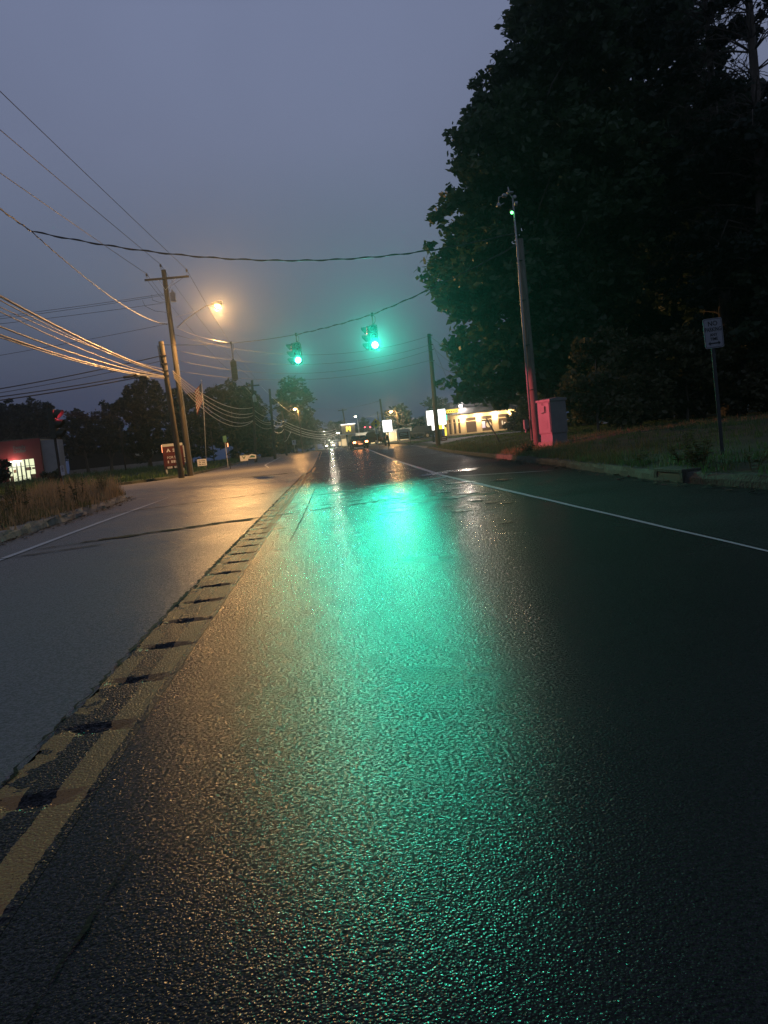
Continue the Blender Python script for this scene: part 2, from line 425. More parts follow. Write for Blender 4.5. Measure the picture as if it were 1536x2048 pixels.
# rumble strip with milled grooves, worn double yellow line painted across it
def groove_mesh():
    ys = []; y = 0.6
    while y < GROOVE_END:
        ys.append(y); y += 0.02 if y < 9 else (0.04 if y < 18 else 0.08)
    ys.append(GROOVE_END)
    NX = 18; r2 = random.Random(3)
    def depth(x, y):
        k = (y - 2.30) % 0.635
        w = 0.066 + 0.012*math.sin(37*x + y*3)
        e = (x + 1.165)/0.08; e2 = (-0.858 - x)/0.08
        side = max(0, min(1, e, e2))
        q = 1 - ((k-0.1)/w)**2; q = q*q*(3-2*q) if q > 0 else q
        return (0.015*q*side + 0.006*q*r2.uniform(-1, 1)) if q > 0 and side > 0 else 0.0
    mb = MB()
    for y in ys:
        for i in range(NX+1):
            x = SL + (SR-SL)*i/NX
            edge = 0.012*math.sin(y*9.1+1) + 0.010*math.sin(y*23.3) + 0.012*r2.uniform(-1, 1) if i == 0 else 0
            mb.v.append((x + edge, y, roadz(y) - max(0, depth(x, y)) + 0.0012))
    W = NX+1
    for j in range(len(ys)-1):
        for i in range(NX):
            a = j*W+i; mb.f.append((a, a+1, a+1+W, a+W)); mb.m.append(0)
    return mb.build('rumble_strip', 'asphalt_strip', kind='structure')
groove_mesh()
# bedding just under the strip so that no gap shows at its ragged edge
strip('road_base', [0, 10, 20, 30, 35], lambda y: -1.6, lambda y: -0.6, RZ(-0.07), 'tar', 1)
# ragged dark joint crack at the left edge of the strip
def ragged(name, pts, w, m, z, jit, seedv, step=0.12, kind='structure', parent=None):
    r2 = random.Random(seedv); mb = MB(); P = []
    for (a, b) in zip(pts, pts[1:]):
        n = max(1, int((Vector(b)-Vector(a)).length/step))
        for i in range(n): P.append(Vector(a).lerp(Vector(b), i/n))
    P.append(Vector(pts[-1]))
    for i, p in enumerate(P):
        d = (P[min(i+1, len(P)-1)] - P[max(0, i-1)]); d.normalize(); nrm = Vector((-d.y, d.x))
        ww = w*(1 + r2.uniform(-jit, jit)); o = w*jit*r2.uniform(-0.5, 0.5)
        fade = min(1, 4*i/len(P) + 0.1, 4*(len(P)-1-i)/len(P) + 0.1)
        for s_ in (-1, 1):
            q = p + nrm*(o + s_*ww/2*fade); mb.v.append((q.x, q.y, roadz(q.y) + z))
    for i in range(len(P)-1):
        a = 2*i; mb.f.append((a, a+1, a+3, a+2)); mb.m.append(0)
    return mb.build(name, m, kind=kind)
ragged('joint_crack', [(-1.195, 1.2), (-1.20, 8), (-1.19, 18), (-1.15, 33)], 0.030, 'tar', 0.005, 1.0, 5, 0.05)
# smooth tar patch beside the strip and other seams
ragged('tar_seam', [(-4.3, 11.2), (-3.2, 11.75), (-1.9, 12.3), (-0.6, 12.72)], 0.20, 'tar', 0.008, 0.7, 7, 0.12)
ragged('tar_seam', [(-0.9, 12.6), (0.6, 13.2), (1.7, 13.7)], 0.07, 'tar', 0.008, 0.8, 17, 0.12)
ragged('tar_seam', [(-5.2, 10.1), (-4.0, 10.5), (-3.1, 10.9)], 0.10, 'tar', 0.008, 0.8, 8, 0.12)
ragged('tar_seam', [(-5.6, 18.2), (-3.2, 19.6), (-0.95, 20.6)], 0.12, 'tar', 0.008, 0.8, 9, 0.12)
ragged('tar_seam', [(-0.55, 8.0), (-0.5, 11), (-0.45, 16), (-0.42, 22)], 0.012, 'tar', 0.006, 0.9, 10, 0.12)
ragged('tar_seam', [(-0.62, 2.0), (-0.66, 1.5), (-0.7, 1.1)], 0.008, 'tar', 0.006, 0.9, 11, 0.04)
ragged('asphalt_patch', [(-4.4, 38), (-2.6, 37.6), (-1.4, 37.8)], 0.7, 'tar', 0.008, 0.5, 12, 0.2)
# painted lines
def line(x0f, y0, y1, w, m='white_paint', z=0.005, seedv=1, jit=0.06):
    pts = []; y = y0
    while y < y1: pts.append((x0f(y), y)); y += max(0.5, 0.05*y)
    pts.append((x0f(y1), y1))
    return ragged('road_marking', pts, w, m, z, jit, seedv, max(0.3, y1*0.006))
line(lambda y: 2.89 + ROADX(y) + lerp([(20, 0), (50, 0.9), (70, 1.2), (90, 1.3), (130, 1.0)], y), 3.0, 150, 0.15, seedv=2)
line(lambda y: lerp([(2, -4.1), (10.3, -4.38), (15.7, -4.67), (23.4, -5.0), (26, -5.25)], y), 2, 24.5, 0.11, seedv=3)
line(lambda y: lerp([(53, -4.1), (62, -5.1), (90, -5.4)], y), 53, 90, 0.14, seedv=4)
line(lambda y: -1.05, 34.5, 44, 0.11, 'yellow_paint', seedv=13); line(lambda y: -0.80, 34.5, 44, 0.11, 'yellow_paint', seedv=14)
line(lambda y: -1.05 + ROADX(y), 60, 150, 0.12, 'yellow_paint', seedv=15); line(lambda y: -0.75 + ROADX(y), 60, 150, 0.12, 'yellow_paint', seedv=16)
ragged('road_marking', [(2.98, 18.8), (4.9, 16.8)], 0.20, 'worn_paint', 0.006, 0.15, 21, 0.1)
ragged('road_marking', [(2.2, 18.4), (2.93, 18.85)], 0.20, 'white_paint', 0.006, 0.15, 22, 0.1)
ragged('road_marking', [(0.85, 17.9), (1.75, 18.3)], 0.22, 'white_paint', 0.006, 0.2, 23, 0.1)
ragged('road_marking', [(-0.55, 17.0), (0.35, 17.5)], 0.18, 'worn_paint', 0.006, 0.3, 24, 0.1)
# remnants of worn arrow paint and polished wheel-path patches
r3 = random.Random(31)
def blob_patch(name, cx, cy, rx, ry, m, z, seedv, n=22):
    r2 = random.Random(seedv); mb = MB(); c = (cx, cy, roadz(cy)+z); mb.v.append(c)
    for i in range(n):
        t = 2*math.pi*i/n; q = 1 + r2.uniform(-0.45, 0.35)
        mb.v.append((cx + rx*q*math.cos(t), cy + ry*q*math.sin(t), roadz(cy)+z))
    for i in range(n): mb.f.append((0, 1+i, 1+(i+1) % n)); mb.m.append(0)
    return mb.build(name, m, kind='structure')
for k, (cx, cy, rx, ry) in enumerate([(0.95, 13.9, 0.10, 0.30), (1.12, 13.8, 0.07, 0.25), (0.75, 14.2, 0.05, 0.25), (1.05, 12.6, 0.22, 0.10), (0.98, 11.5, 0.20, 0.07), (1.2, 12.0, 0.12, 0.06), (0.6, 13.0, 0.06, 0.16), (0.8, 10.9, 0.25, 0.06), (0.2, 15.4, 0.06, 0.2), (1.3, 14.6, 0.06, 0.3)]):
    blob_patch('road_marking', cx, cy, rx, ry, 'worn_paint', 0.006, 40+k)
for k, (px, py, rx, ry) in enumerate([(884, 984, 0.20, 0.26), (935, 985, 0.17, 0.35), (908, 995, 0.18, 0.25), (950, 1000, 0.10, 0.2), (985, 1005, 0.13, 0.14), (1010, 1006, 0.13, 0.10), (920, 1022, 0.12, 0.12), (895, 1012, 0.1, 0.1), (1015, 1045, 0.07, 0.06), (905, 978, 0.3, 0.2), (920, 966, 0.35, 0.3), (870, 948, 0.5, 0.7), (930, 940, 0.5, 0.8), (1000, 960, 0.2, 0.3)]):
    r = ray(px, py); t = -CAM_H/r.z
    blob_patch('polished_patch', r.x*t, r.y*t, rx, ry, 'polished', 0.007, 60+k)

# verges, island, vacant lot
strip('grass_verge', [y for y in YS if y > -3.1], lambda y: kerb_r(y) + 0.16, lambda y: kerb_r(y) + 70, verge_r, 'grass_ground', 40)
strip('traffic_island', [2, 5, 8, 11, 13.3, 15.5, 17.7, 20, 22, 24, 25.7, 27, 27.8, 28.6, 29.4, 30, 30.4, 31.2, 32, 33], lambda y: -95, lambda y: lerp(KI, y) - 0.15, isl_z, 'soil', 40)
strip('vacant_lot', [42.5, 43.5, 45, 46.3, 47.5, 48.4, 49.3, 50.3, 51.3, 52.8, 54.3, 57, 60, 65, 70, 75, 80, 87, 95, 107, 120, 140, 160, 230], lambda y: -175, lambda y: lerp(KL, y) - 0.15, lot_z, 'grass_ground', 24)
strip('driveway', [62, 66, 70, 74, 78], lambda y: kerb_r(y) - 0.2, lambda y: 40, lambda x, y: verge_r(x, y) + 0.012 if x > kerb_r(y) + 0.2 else roadz(y) + 0.01, 'concrete', 24)
strip('parking_lot', [84, 88, 94, 100, 110], lambda y: kerb_r(y) + 1.5, lambda y: 13.6, lambda x, y: verge_r(x, y) + 0.015, 'asphalt_shoulder', 6)

def kerb(name, pts, h, w, m, side, seedv, zf, rough=0.02):
    """kerb swept along ground points; side +1 puts its back to the right of the walk"""
    r2 = random.Random(seedv); mb = MB(); P = []
    for a, b in zip(pts, pts[1:]):
        a, b = Vector(a), Vector(b); n = max(1, int((b-a).length/max(0.35, 0.02*a.y)))
        P += [a.lerp(b, i/n) for i in range(n)]
    P.append(Vector(pts[-1]))
    for i, p in enumerate(P):
        d = (P[min(i+1, len(P)-1)] - P[max(0, i-1)]).normalized(); nr = Vector((d.y, -d.x))*side
        z0 = zf(p.y)
        j = lambda s_=1: r2.uniform(-rough, rough)*s_
        for (o, z) in ((-0.02+j(), -0.06), (0.0+j(), h*0.55+j(0.5)), (0.035+j(), h+j(0.6)), (w+j(), h+j(0.6)+0.005), (w+0.03, -0.06)):
            q = p + nr*o; mb.v.append((q.x, q.y, z0 + z))
    for i in range(len(P)-1):
        for k in range(4):
            a = 5*i+k; mb.f.append((a, a+1, a+6, a+5)); mb.m.append(0)
    return mb.build(name, m, kind='structure')
kerb('kerb', [(kerb_r(y), y) for y in (3, 5, 7, 8.5, 11.0, 11.4, 14, 16.5, 19.3, 23, 27, 32, 38, 44, 50, 58, 62)], 0.15, 0.17, 'mossy_concrete', 1, 1, roadz)
kerb('kerb', [(kerb_r(y), y) for y in (78, 86, 95, 110, 130, 150)], 0.15, 0.17, 'mossy_concrete', 1, 4, roadz)
kerb('kerb', [(lerp(KI, y), y) for y in (2, 5, 8, 11, 13.3, 15.5, 17.7, 20, 22, 24, 25.7, 27, 27.8, 28.6, 29.4, 30, 30.4, 31.2, 32)], 0.16, 0.20, 'concrete', -1, 2, roadz, 0.05)
kerb('kerb', [(lerp(KL, y), y) for y in (45, 47.5, 49.3, 51.3, 54.3, 60, 70, 80, 95, 120)], 0.13, 0.17, 'mossy_concrete', -1, 3, roadz)

# ------------------------------------------------------------------ grass and weeds
def tufts(name, spots, m, h0, h1, w, blades, spread, seedv, lean=0.5, kind='stuff', heads=False):
    """clumps of thin bent blades; spots = list of (x, y, z, scale)"""
    r = np.random.default_rng(seedv)
    S = np.array(spots); n = len(S)*blades
    base = np.repeat(S, blades, 0)
    a = r.uniform(0, 2*np.pi, n); d = r.uniform(0, 1, n)**0.7*spread
    p0 = base[:, :3] + np.stack([np.cos(a)*d, np.sin(a)*d, np.zeros(n)], 1)
    h = r.uniform(h0, h1, n)*base[:, 3]; az = r.uniform(0, 2*np.pi, n); ln = r.uniform(0.1, lean, n)*h
    dirv = np.stack([np.cos(az), np.sin(az), np.zeros(n)], 1); sd = np.stack([-np.sin(az + r.uniform(-1, 1, n)), np.cos(az + r.uniform(-1, 1, n)), np.zeros(n)], 1)
    ww = (w*r.uniform(0.6, 1.4, n))[:, None]
    up_ = np.array([0, 0, 1.0])
    p1 = p0 + dirv*(ln*0.35)[:, None] + up_*(h*0.6)[:, None]
    p2 = p0 + dirv*ln[:, None] + up_*(h*r.uniform(0.8, 1.0, n))[:, None]
    V = np.concatenate([p0 - sd*ww, p0 + sd*ww, p1 - sd*ww*0.7, p1 + sd*ww*0.7, p2], 1).reshape(-1, 3)
    idx = np.arange(n)*5
    q = np.stack([idx, idx+1, idx+3, idx+2], 1); t = np.stack([idx+2, idx+3, idx+4], 1)
    loops = np.concatenate([q.ravel(), t.ravel()])
    starts = np.concatenate([np.arange(n)*4, 4*n + np.arange(n)*3])
    me = bpy.data.meshes.new(name); me.vertices.add(len(V)); me.vertices.foreach_set('co', V.ravel())
    me.loops.add(len(loops)); me.loops.foreach_set('vertex_index', loops.astype(np.int32))
    me.polygons.add(2*n); me.polygons.foreach_set('loop_start', starts.astype(np.int32))
    me.update(calc_edges=True); me.validate()
    me.materials.append(MATS[m])
    o = bpy.data.objects.new(name, me); COL.objects.link(o); o['kind'] = kind
    return o
r4 = random.Random(11)
sp = []
for _ in range(2600):
    y = 4 + 46*r4.random()**1.3; d = 0.05 + 12*r4.random()**1.6; x = kerb_r(y) + 0.12 + d
    sp.append((x, y, verge_r(x, y) - 0.02, 0.7 + 0.9*r4.random()))
tufts('grass', sp, 'grass_blade', 0.05, 0.16, 0.006, 16, 0.18, 1)
sp = []
for _ in range(700):
    y = 14 + 40*r4.random(); d = 0.02 + 1.6*r4.random()**1.6; x = kerb_r(y) + 0.1 + d
    sp.append((x, y, verge_r(x, y) - 0.02, 0.6 + r4.random()))
tufts('grass', sp, 'green_weed', 0.08, 0.26, 0.006, 9, 0.15, 2)
sp = []
for _ in range(1500):
    y = 50 + 40*r4.random(); x = kerb_r(y) + 0.3 + 12*r4.random()
    if 61 < y < 79: continue
    sp.append((x, y, verge_r(x, y) - 0.02, 1.0))
tufts('grass', sp, 'grass_blade', 0.06, 0.16, 0.02, 9, 0.3, 21)
sp = []
for _ in range(900):
    y = 7 + 22*r4.random(); d = 0.15 + 6*r4.random()**1.3; x = lerp(KI, y) - d
    sp.append((x, y, isl_z(x, y) - 0.02, (0.3 + 0.9*r4.random()**2.0)*min(1, 0.45 + d*0.5)))
tufts('weeds', sp, 'green_weed', 0.10, 0.62, 0.009, 20, 0.20, 3, 0.9)
sp = []
for _ in range(520):
    y = 11 + 18*r4.random(); d = 0.12 + 3.5*r4.random()**1.4; x = lerp(KI, y) - d
    sp.append((x, y, isl_z(x, y) - 0.02, (0.4 + 0.9*r4.random()**2)*min(1, 0.5 + d*0.5)))
for _ in range(170):
    y = 23 + 5.5*r4.random(); x = lerp(KI, y) - 0.2 - 2.6*r4.random()
    sp.append((x, y, isl_z(x, y) - 0.02, 0.9 + 0.5*r4.random()))
tufts('weeds', sp, 'dry_weed', 0.15, 0.72, 0.007, 18, 0.2, 4, 0.6)
# leafy weed stalks standing above the rest
def stalk(label, x, y, h, seedv, grp='tall weeds on the island'):
    rr = random.Random(seedv); z0 = isl_z(x, y) if x < 0 else verge_r(x, y); o = thing('weed', label, 'weed', Vector((x, y, z0)), 0, grp)
    mb = MB(); ml = MB()
    for k in range(rr.randint(3, 6)):
        a = rr.uniform(0, 6.28); t = Vector((math.cos(a)*rr.uniform(0.05, 0.3), math.sin(a)*0.2, h*rr.uniform(0.6, 1.0)))
        mb.tube([(0.03*math.cos(a), 0.03*math.sin(a), -0.03), t*0.5, t], [0.008, 0.006, 0.003], 5)
        for i in range(26):
            f = rr.uniform(0.25, 1.0); p = t*f; b = rr.uniform(0, 6.28); L_ = rr.uniform(0.03, 0.09)*(1.2-0.6*f)*1.6
            e = Vector((math.cos(b), math.sin(b), rr.uniform(-0.3, 0.5)))*L_; w = Vector((-math.sin(b), math.cos(b), rr.uniform(-.3, .3)))*L_*0.28
            ml.quad(p, p + e*0.5 + w, p + e, p + e*0.5 - w)
    mb.build('stem', 'green_weed', o); ml.build('foliage', 'green_weed', o)
for k in range(34):
    y = 11 + 15*r4.random(); x = lerp(KI, y) - 0.3 - 3.4*r4.random()
    stalk('tall leafy weed standing among the grass of the near island', x, y, 0.55 + 0.55*r4.random(), 300 + k)
sp = []
for _ in range(2600):
    y = 44 + 60*r4.random()**1.5; x = lerp(KL, y) - 0.3 - 28*r4.random()
    sp.append((x, y, lot_z(x, y) - 0.02, 0.5 + 0.6*r4.random() + (0.5 if x < lerp(KL, y) - 9 else 0)))
tufts('grass', sp, 'grass_blade', 0.15, 0.5, 0.02, 10, 0.4, 5, 0.5)
for k, (px, py, h) in enumerate([(1365, 925, .45), (1390, 930, .6), (1410, 925, .5), (1375, 915, .7), (1480, 935, .35), (1240, 925, .3), (1000, 900, .4), (960, 898, .35), (900, 895, .4), (1330, 935, .35)]):
    r = ray(px, py); t = (0.22-CAM_H)/r.z; x, y = r.x*t, min(r.y*t, 24); x = max(x*y/(r.y*t), kerb_r(y) + 0.35)
    stalk('leafy weed tuft standing in the right verge grass behind the kerb', x, y, h, 400 + k, 'weeds in the right verge')
# fallen leaves and grit along the island kerb and by the right kerb
mb = MB()
for _ in range(1100):
    if r4.random() < 0.5: y = 6 + 23*r4.random(); x = lerp(KI, y) + 0.03 + 0.35*r4.random()**2
    else: y = 6 + 30*r4.random(); x = kerb_r(y) - 0.03 - 0.35*r4.random()**2
    s_ = 0.02 + 0.04*r4.random(); t = r4.random()*6.28
    e = Vector((math.cos(t), math.sin(t), r4.uniform(-0.3, 0.3)))*s_; f_ = Vector((-math.sin(t), math.cos(t), r4.uniform(-0.3, 0.3)))*s_*0.6
    c = Vector((x, y, roadz(y) + 0.014)); mb.quad(c-e, c+f_, c+e, c-f_)
mb.build('fallen_leaves', 'leaf_litter', kind='stuff')

# ------------------------------------------------------------------ trees
def leaf_mesh(name, blobs, m, size, clump, per, seedv, shell=0.55, flat=1.0):
    """Leaf-sized faces gathered in clumps through the volume of several ellipsoids (x,y,z,rx,ry,rz,number of clumps)."""
    r = np.random.default_rng(seedv); C = []
    for (x, y, z, rx, ry, rz, n) in blobs:
        d = r.normal(size=(n, 3)); d /= np.linalg.norm(d, axis=1)[:, None]
        q = (shell + (1.04-shell)*r.random(n)**0.8)
        q *= 1 + 0.14*np.sin(3.1*d[:, 0]*4 + seedv) * np.cos(2.7*d[:, 2]*4 + seedv*2)
        C.append(np.array([x, y, z]) + d*q[:, None]*np.array([rx, ry, rz]))
    C = np.concatenate(C); n = len(C)*per
    cs = np.repeat(C, per, 0); cr = np.repeat(clump*r.uniform(0.5, 1.35, len(C)), per)
    d = r.normal(size=(n, 3)); d /= np.linalg.norm(d, axis=1)[:, None]
    P = cs + d*(cr*r.random(n)**0.45)[:, None]*np.array([1, 1, 0.62*flat])
    a = r.normal(size=(n, 3)); a[:, 2] *= 0.6; a /= np.linalg.norm(a, axis=1)[:, None]
    b = r.normal(size=(n, 3)); b -= a*np.sum(a*b, 1)[:, None]; b /= np.linalg.norm(b, axis=1)[:, None]
    s = (size*r.uniform(0.55, 1.3, n))[:, None]
    V = np.concatenate([P - a*s, P + b*s*0.55, P + a*s, P - b*s*0.55], 1).reshape(-1, 3)
    me = bpy.data.meshes.new(name); me.vertices.add(4*n); me.vertices.foreach_set('co', V.ravel())
    me.loops.add(4*n); me.loops.foreach_set('vertex_index', np.arange(4*n, dtype=np.int32))
    me.polygons.add(n); me.polygons.foreach_set('loop_start', np.arange(n, dtype=np.int32)*4)
    me.update(calc_edges=True); me.materials.append(MATS[m])
    return me, C
def limbs(mb, base, top, targets, r0, rr, k):
    """trunk from base to top with limbs reaching to some of the targets"""
    base, top = Vector(base), Vector(top); pts = []
    for i in range(9):
        t = i/8; w = 0.25*math.sin(t*3.0)*(top-base).length*0.06
        pts.append(base.lerp(top, t) + Vector((w*rr.uniform(-1, 1), w*rr.uniform(-1, 1), 0)))
    mb.tube(pts, [r0*1.35] + [r0*(1-0.8*i/8) for i in range(1, 9)], 9)
    for T in rr.sample(list(targets), min(k, len(targets))):
        T = Vector(T); t = max(0.18, min(0.92, (T.z-base.z)/(top.z-base.z)*0.8 - 0.05))
        s = pts[int(t*8)]
        mid = s.lerp(T, 0.5) + Vector((0, 0, 0.06*(T-s).length)) + Vector((rr.uniform(-.2, .2), rr.uniform(-.2, .2), rr.uniform(-.2, .2)))
        rb = r0*(1-0.75*t)*0.42
        mb.tube([s, s.lerp(mid, 0.5) + Vector((rr.uniform(-.1, .1), 0, 0.05)), mid, mid.lerp(T, 0.6), T], [rb, rb*0.75, rb*0.5, rb*0.3, rb*0.12], 5)
def tree_px(name, label, Y, circles, foot, m, size, clump, per, dens, seedv, r0=0.3, ydepth=0.85, group=None, k=45, shell=0.5, cat='tree'):
    """A broad-leaved tree; crown lobes given as photo circles (px, py, radius px) at distance Y, each a ball of its real size with its own offset in depth."""
    rr = random.Random(seedv)
    fx = at(foot, 850, Y).x
    if fx > 0: fz = verge_r(fx, Y)
    else: fz = lot_z(fx, Y)
    F = Vector((fx, Y, fz)); o = thing(name, label, cat, F, 0, group)
    blobs = []; s = Y/FOC; zt = 0
    for (px, py, pr) in circles:
        c = at(px, py, Y) - F; R = pr*s
        blobs.append((c.x, c.y + rr.uniform(-0.6, 0.6)*R*ydepth*1.6, max(c.z, R*0.9), R, R*ydepth, R*0.95, max(4, int(dens*R*R))))
        zt = max(zt, (c.z + R*0.4)*0.8)
    me, C = leaf_mesh('crown', blobs, m, size, clump, per, seedv, shell)
    c = bpy.data.objects.new('crown', me); COL.objects.link(c); c.parent = o
    cx = sum(b[0] for b in blobs)/len(blobs)
    mb = MB(); limbs(mb, (0, 0, -0.2), (cx*0.8, sum(b[1] for b in blobs)/len(blobs)*0.5, zt), C, r0, rr, k)
    mb.build('trunk', 'bark', o, True)
    return o
def pine(name, label, px, Y, height, seedv, bare=(10, 19), r0=0.27, group=None, leanx=0.0, wood='bark'):
    rr = random.Random(seedv)
    x = at(px, 850, Y).x; F = Vector((x, Y, verge_r(x, Y))); o = thing(name, label, 'tree', F, 0, group)
    mb = MB(); mb.tube([(leanx*t/height, 0.1*math.sin(t*0.4), t) for t in np.linspace(-0.2, height, 14)], [r0*(1.2-1.05*i/13) for i in range(14)], 10)
    blobs = []; z = 4.0
    while z < height-0.5:
        for _ in range(rr.randint(5, 8) if bare[0] < z < bare[1] else rr.randint(3, 5)):
            a = rr.uniform(0, 6.28); ln = rr.uniform(1.6, 3.6)*(1-0.5*max(0, (z-18)/(height-18)))
            dead = bare[0] < z < bare[1]
            d = Vector((math.cos(a), math.sin(a), 0)); s = Vector((leanx*z/height, 0, z))
            pts = [s, s + d*ln*0.35 + Vector((0, 0, 0.18*ln)), s + d*ln*0.7 + Vector((0, 0, 0.22*ln + rr.uniform(-.2, .2))), s + d*ln + Vector((0, 0, rr.uniform(-0.25, 0.35)*ln))]
            b = 0.05 if not dead else 0.038
            mb.tube(pts, [b, b*0.75, b*0.5, b*0.22], 5)
            for _ in range(9 if dead else 3):
                t = rr.uniform(0.25, 1.0); i = min(2, int(t*3)); q = pts[i].lerp(pts[i+1], t*3-i)
                e = q + Vector((d.x*rr.uniform(0, .5) + rr.uniform(-.45, .45), d.y*rr.uniform(0, .5) + rr.uniform(-.45, .45), rr.uniform(-.45, .45)))*rr.uniform(0.7, 1.6)
                mb.tube([q, q.lerp(e, 0.5) + Vector((0, 0, 0.06)), e], [0.016, 0.011, 0.005], 4)
            if not dead or rr.random() < 0.25:
                for t in (0.6, 0.85, 1.0):
                    p = pts[1].lerp(pts[3], t); blobs.append((p.x, p.y, p.z, 0.6, 0.6, 0.28, 3))
        z += rr.uniform(0.5, 0.85)
    me, C = leaf_mesh('crown', blobs, 'needle', 0.16, 0.38, 26, seedv, 0.2)
    c = bpy.data.objects.new('crown', me); COL.objects.link(c); c.parent = o
    mb.build('trunk', wood, o, True)
    return o

# right-hand wood
tree_px('maple_tree', 'tall full leafy tree at the left edge of the wood, overhanging the signal cable', 38,
        [(1110, 70, 95), (1060, 160, 90), (1015, 240, 85), (980, 330, 85), (1080, 300, 140), (945, 420, 72), (1050, 470, 140), (915, 535, 66), (1000, 590, 110), (915, 600, 48), (960, 680, 58), (1020, 730, 85), (945, 755, 45), (1080, 680, 95), (1150, 560, 120), (1170, 180, 110), (1170, 390, 130), (990, 790, 30), (1080, 20, 60)],
        1112, 'leaf_maple', 0.21, 0.62, 44, 17, 1, 0.34, 0.95, 'trees of the dark wood', 60)
tree_px('broadleaf_tree', 'tall dark leafy tree rising above the frame behind the signal pole mast', 47,
        [(1230, -70, 110), (1200, 40, 110), (1290, 60, 90), (1240, 190, 130), (1300, 320, 120), (1220, 400, 150), (1330, 470, 140), (1200, 580, 130), (1300, 640, 130), (1180, 720, 110), (1290, 760, 100)],
        1260, 'leaf_dark', 0.25, 0.8, 44, 13, 2, 0.36, 0.9, 'trees of the dark wood', 40)
tree_px('broadleaf_tree', 'dark leafy tree with round crown below the bare pine branches', 42,
        [(1440, 270, 90), (1380, 330, 100), (1500, 320, 110), (1440, 430, 130), (1540, 450, 120), (1400, 560, 120), (1500, 590, 130), (1580, 330, 110), (1440, 700, 110), (1560, 720, 120)],
        1455, 'leaf_dark', 0.24, 0.75, 44, 15, 3, 0.3, 0.9, 'trees of the dark wood', 40)
tree_px('broadleaf_tree', 'dark leafy tree at the right margin behind the no parking sign', 33,
        [(1620, 330, 150), (1600, 470, 130), (1560, 560, 110), (1640, 620, 150), (1540, 680, 90), (1600, 760, 120), (1680, 260, 120)],
        1600, 'leaf_dark', 0.2, 0.6, 44, 16, 4, 0.28, 0.9, 'trees of the dark wood', 35)
tree_px('broadleaf_tree', 'dark background tree filling the wood behind the equipment cabinet', 58,
        [(1240, 380, 140), (1330, 520, 140), (1180, 560, 120), (1250, 680, 150), (1400, 680, 130), (1140, 730, 100), (1330, 790, 90), (1160, 820, 60)],
        1275, 'leaf_dark', 0.3, 1.0, 40, 9, 5, 0.3, 0.7, 'trees of the dark wood', 20)
tree_px('broadleaf_tree', 'dark background tree closing the wood at the right behind the pines', 55,
        [(1480, 420, 140), (1590, 480, 150), (1520, 600, 150), (1440, 760, 110), (1560, 760, 130)],
        1510, 'leaf_dark', 0.3, 1.0, 40, 9, 6, 0.3, 0.7, 'trees of the dark wood', 20)
pine('pine_tree', 'straight pine with bare dead branches against the sky, left of the two', 1466, 36, 24, 11, (12.0, 19.5), 0.30, 'pines of the dark wood')
pine('pine_tree', 'thick pine trunk with bare branches at the right margin of the photo', 1548, 33, 25, 12, (11.0, 20), 0.31, 'pines of the dark wood')
# pine('dead_tree', 'bare dead tree with pale thin twigs before the wood right of the signal pole', 1197, 30.5, 12.5, 13, (0, 13), 0.11, None, -0.3, 'dead_wood')
for i, (px, Y, cs, lab) in enumerate([
    (1195, 31, [(1190, 800, 48), (1165, 770, 40), (1215, 760, 45), (1200, 700, 45), (1230, 830, 40)], 'olive bush directly behind the equipment cabinet'),
    (1280, 34, [(1270, 790, 62), (1300, 720, 60), (1260, 700, 50), (1290, 835, 45)], 'broad brownish bush between the cabinet and the no parking sign'),
    (1375, 34, [(1370, 780, 60), (1400, 720, 60), (1350, 700, 50), (1390, 820, 45)], 'dark bush in the wood just left of the no parking sign'),
    (1480, 33, [(1470, 770, 65), (1520, 730, 70), (1440, 720, 50), (1500, 800, 55), (1560, 790, 50)], 'dark bush in the wood just right of the no parking sign')]):
    tree_px('bush', lab, Y, cs, px, 'leaf_shrub', 0.13, 0.42, 40, 34, 20+i, 0.07, 0.9, 'bushes at the foot of the wood', 20, 0.35, cat='bush')
tree_px('bush', 'rounded bush at the end of the restaurant wall', 82, [(1022, 852, 16), (1038, 845, 14), (1030, 835, 12)], 1025, 'leaf_dark', 0.2, 0.4, 40, 30, 30, 0.08, 0.9, None, 12, 0.3, cat='bush')
tree_px('bush', 'tall bush beside the foot of the signal pole near the restaurant', 60, [(1052, 820, 20), (1045, 845, 18), (1060, 850, 18), (1040, 800, 14)], 1050, 'leaf_dark', 0.2, 0.45, 40, 26, 32, 0.08, 0.9, None, 12, 0.3, cat='bush')

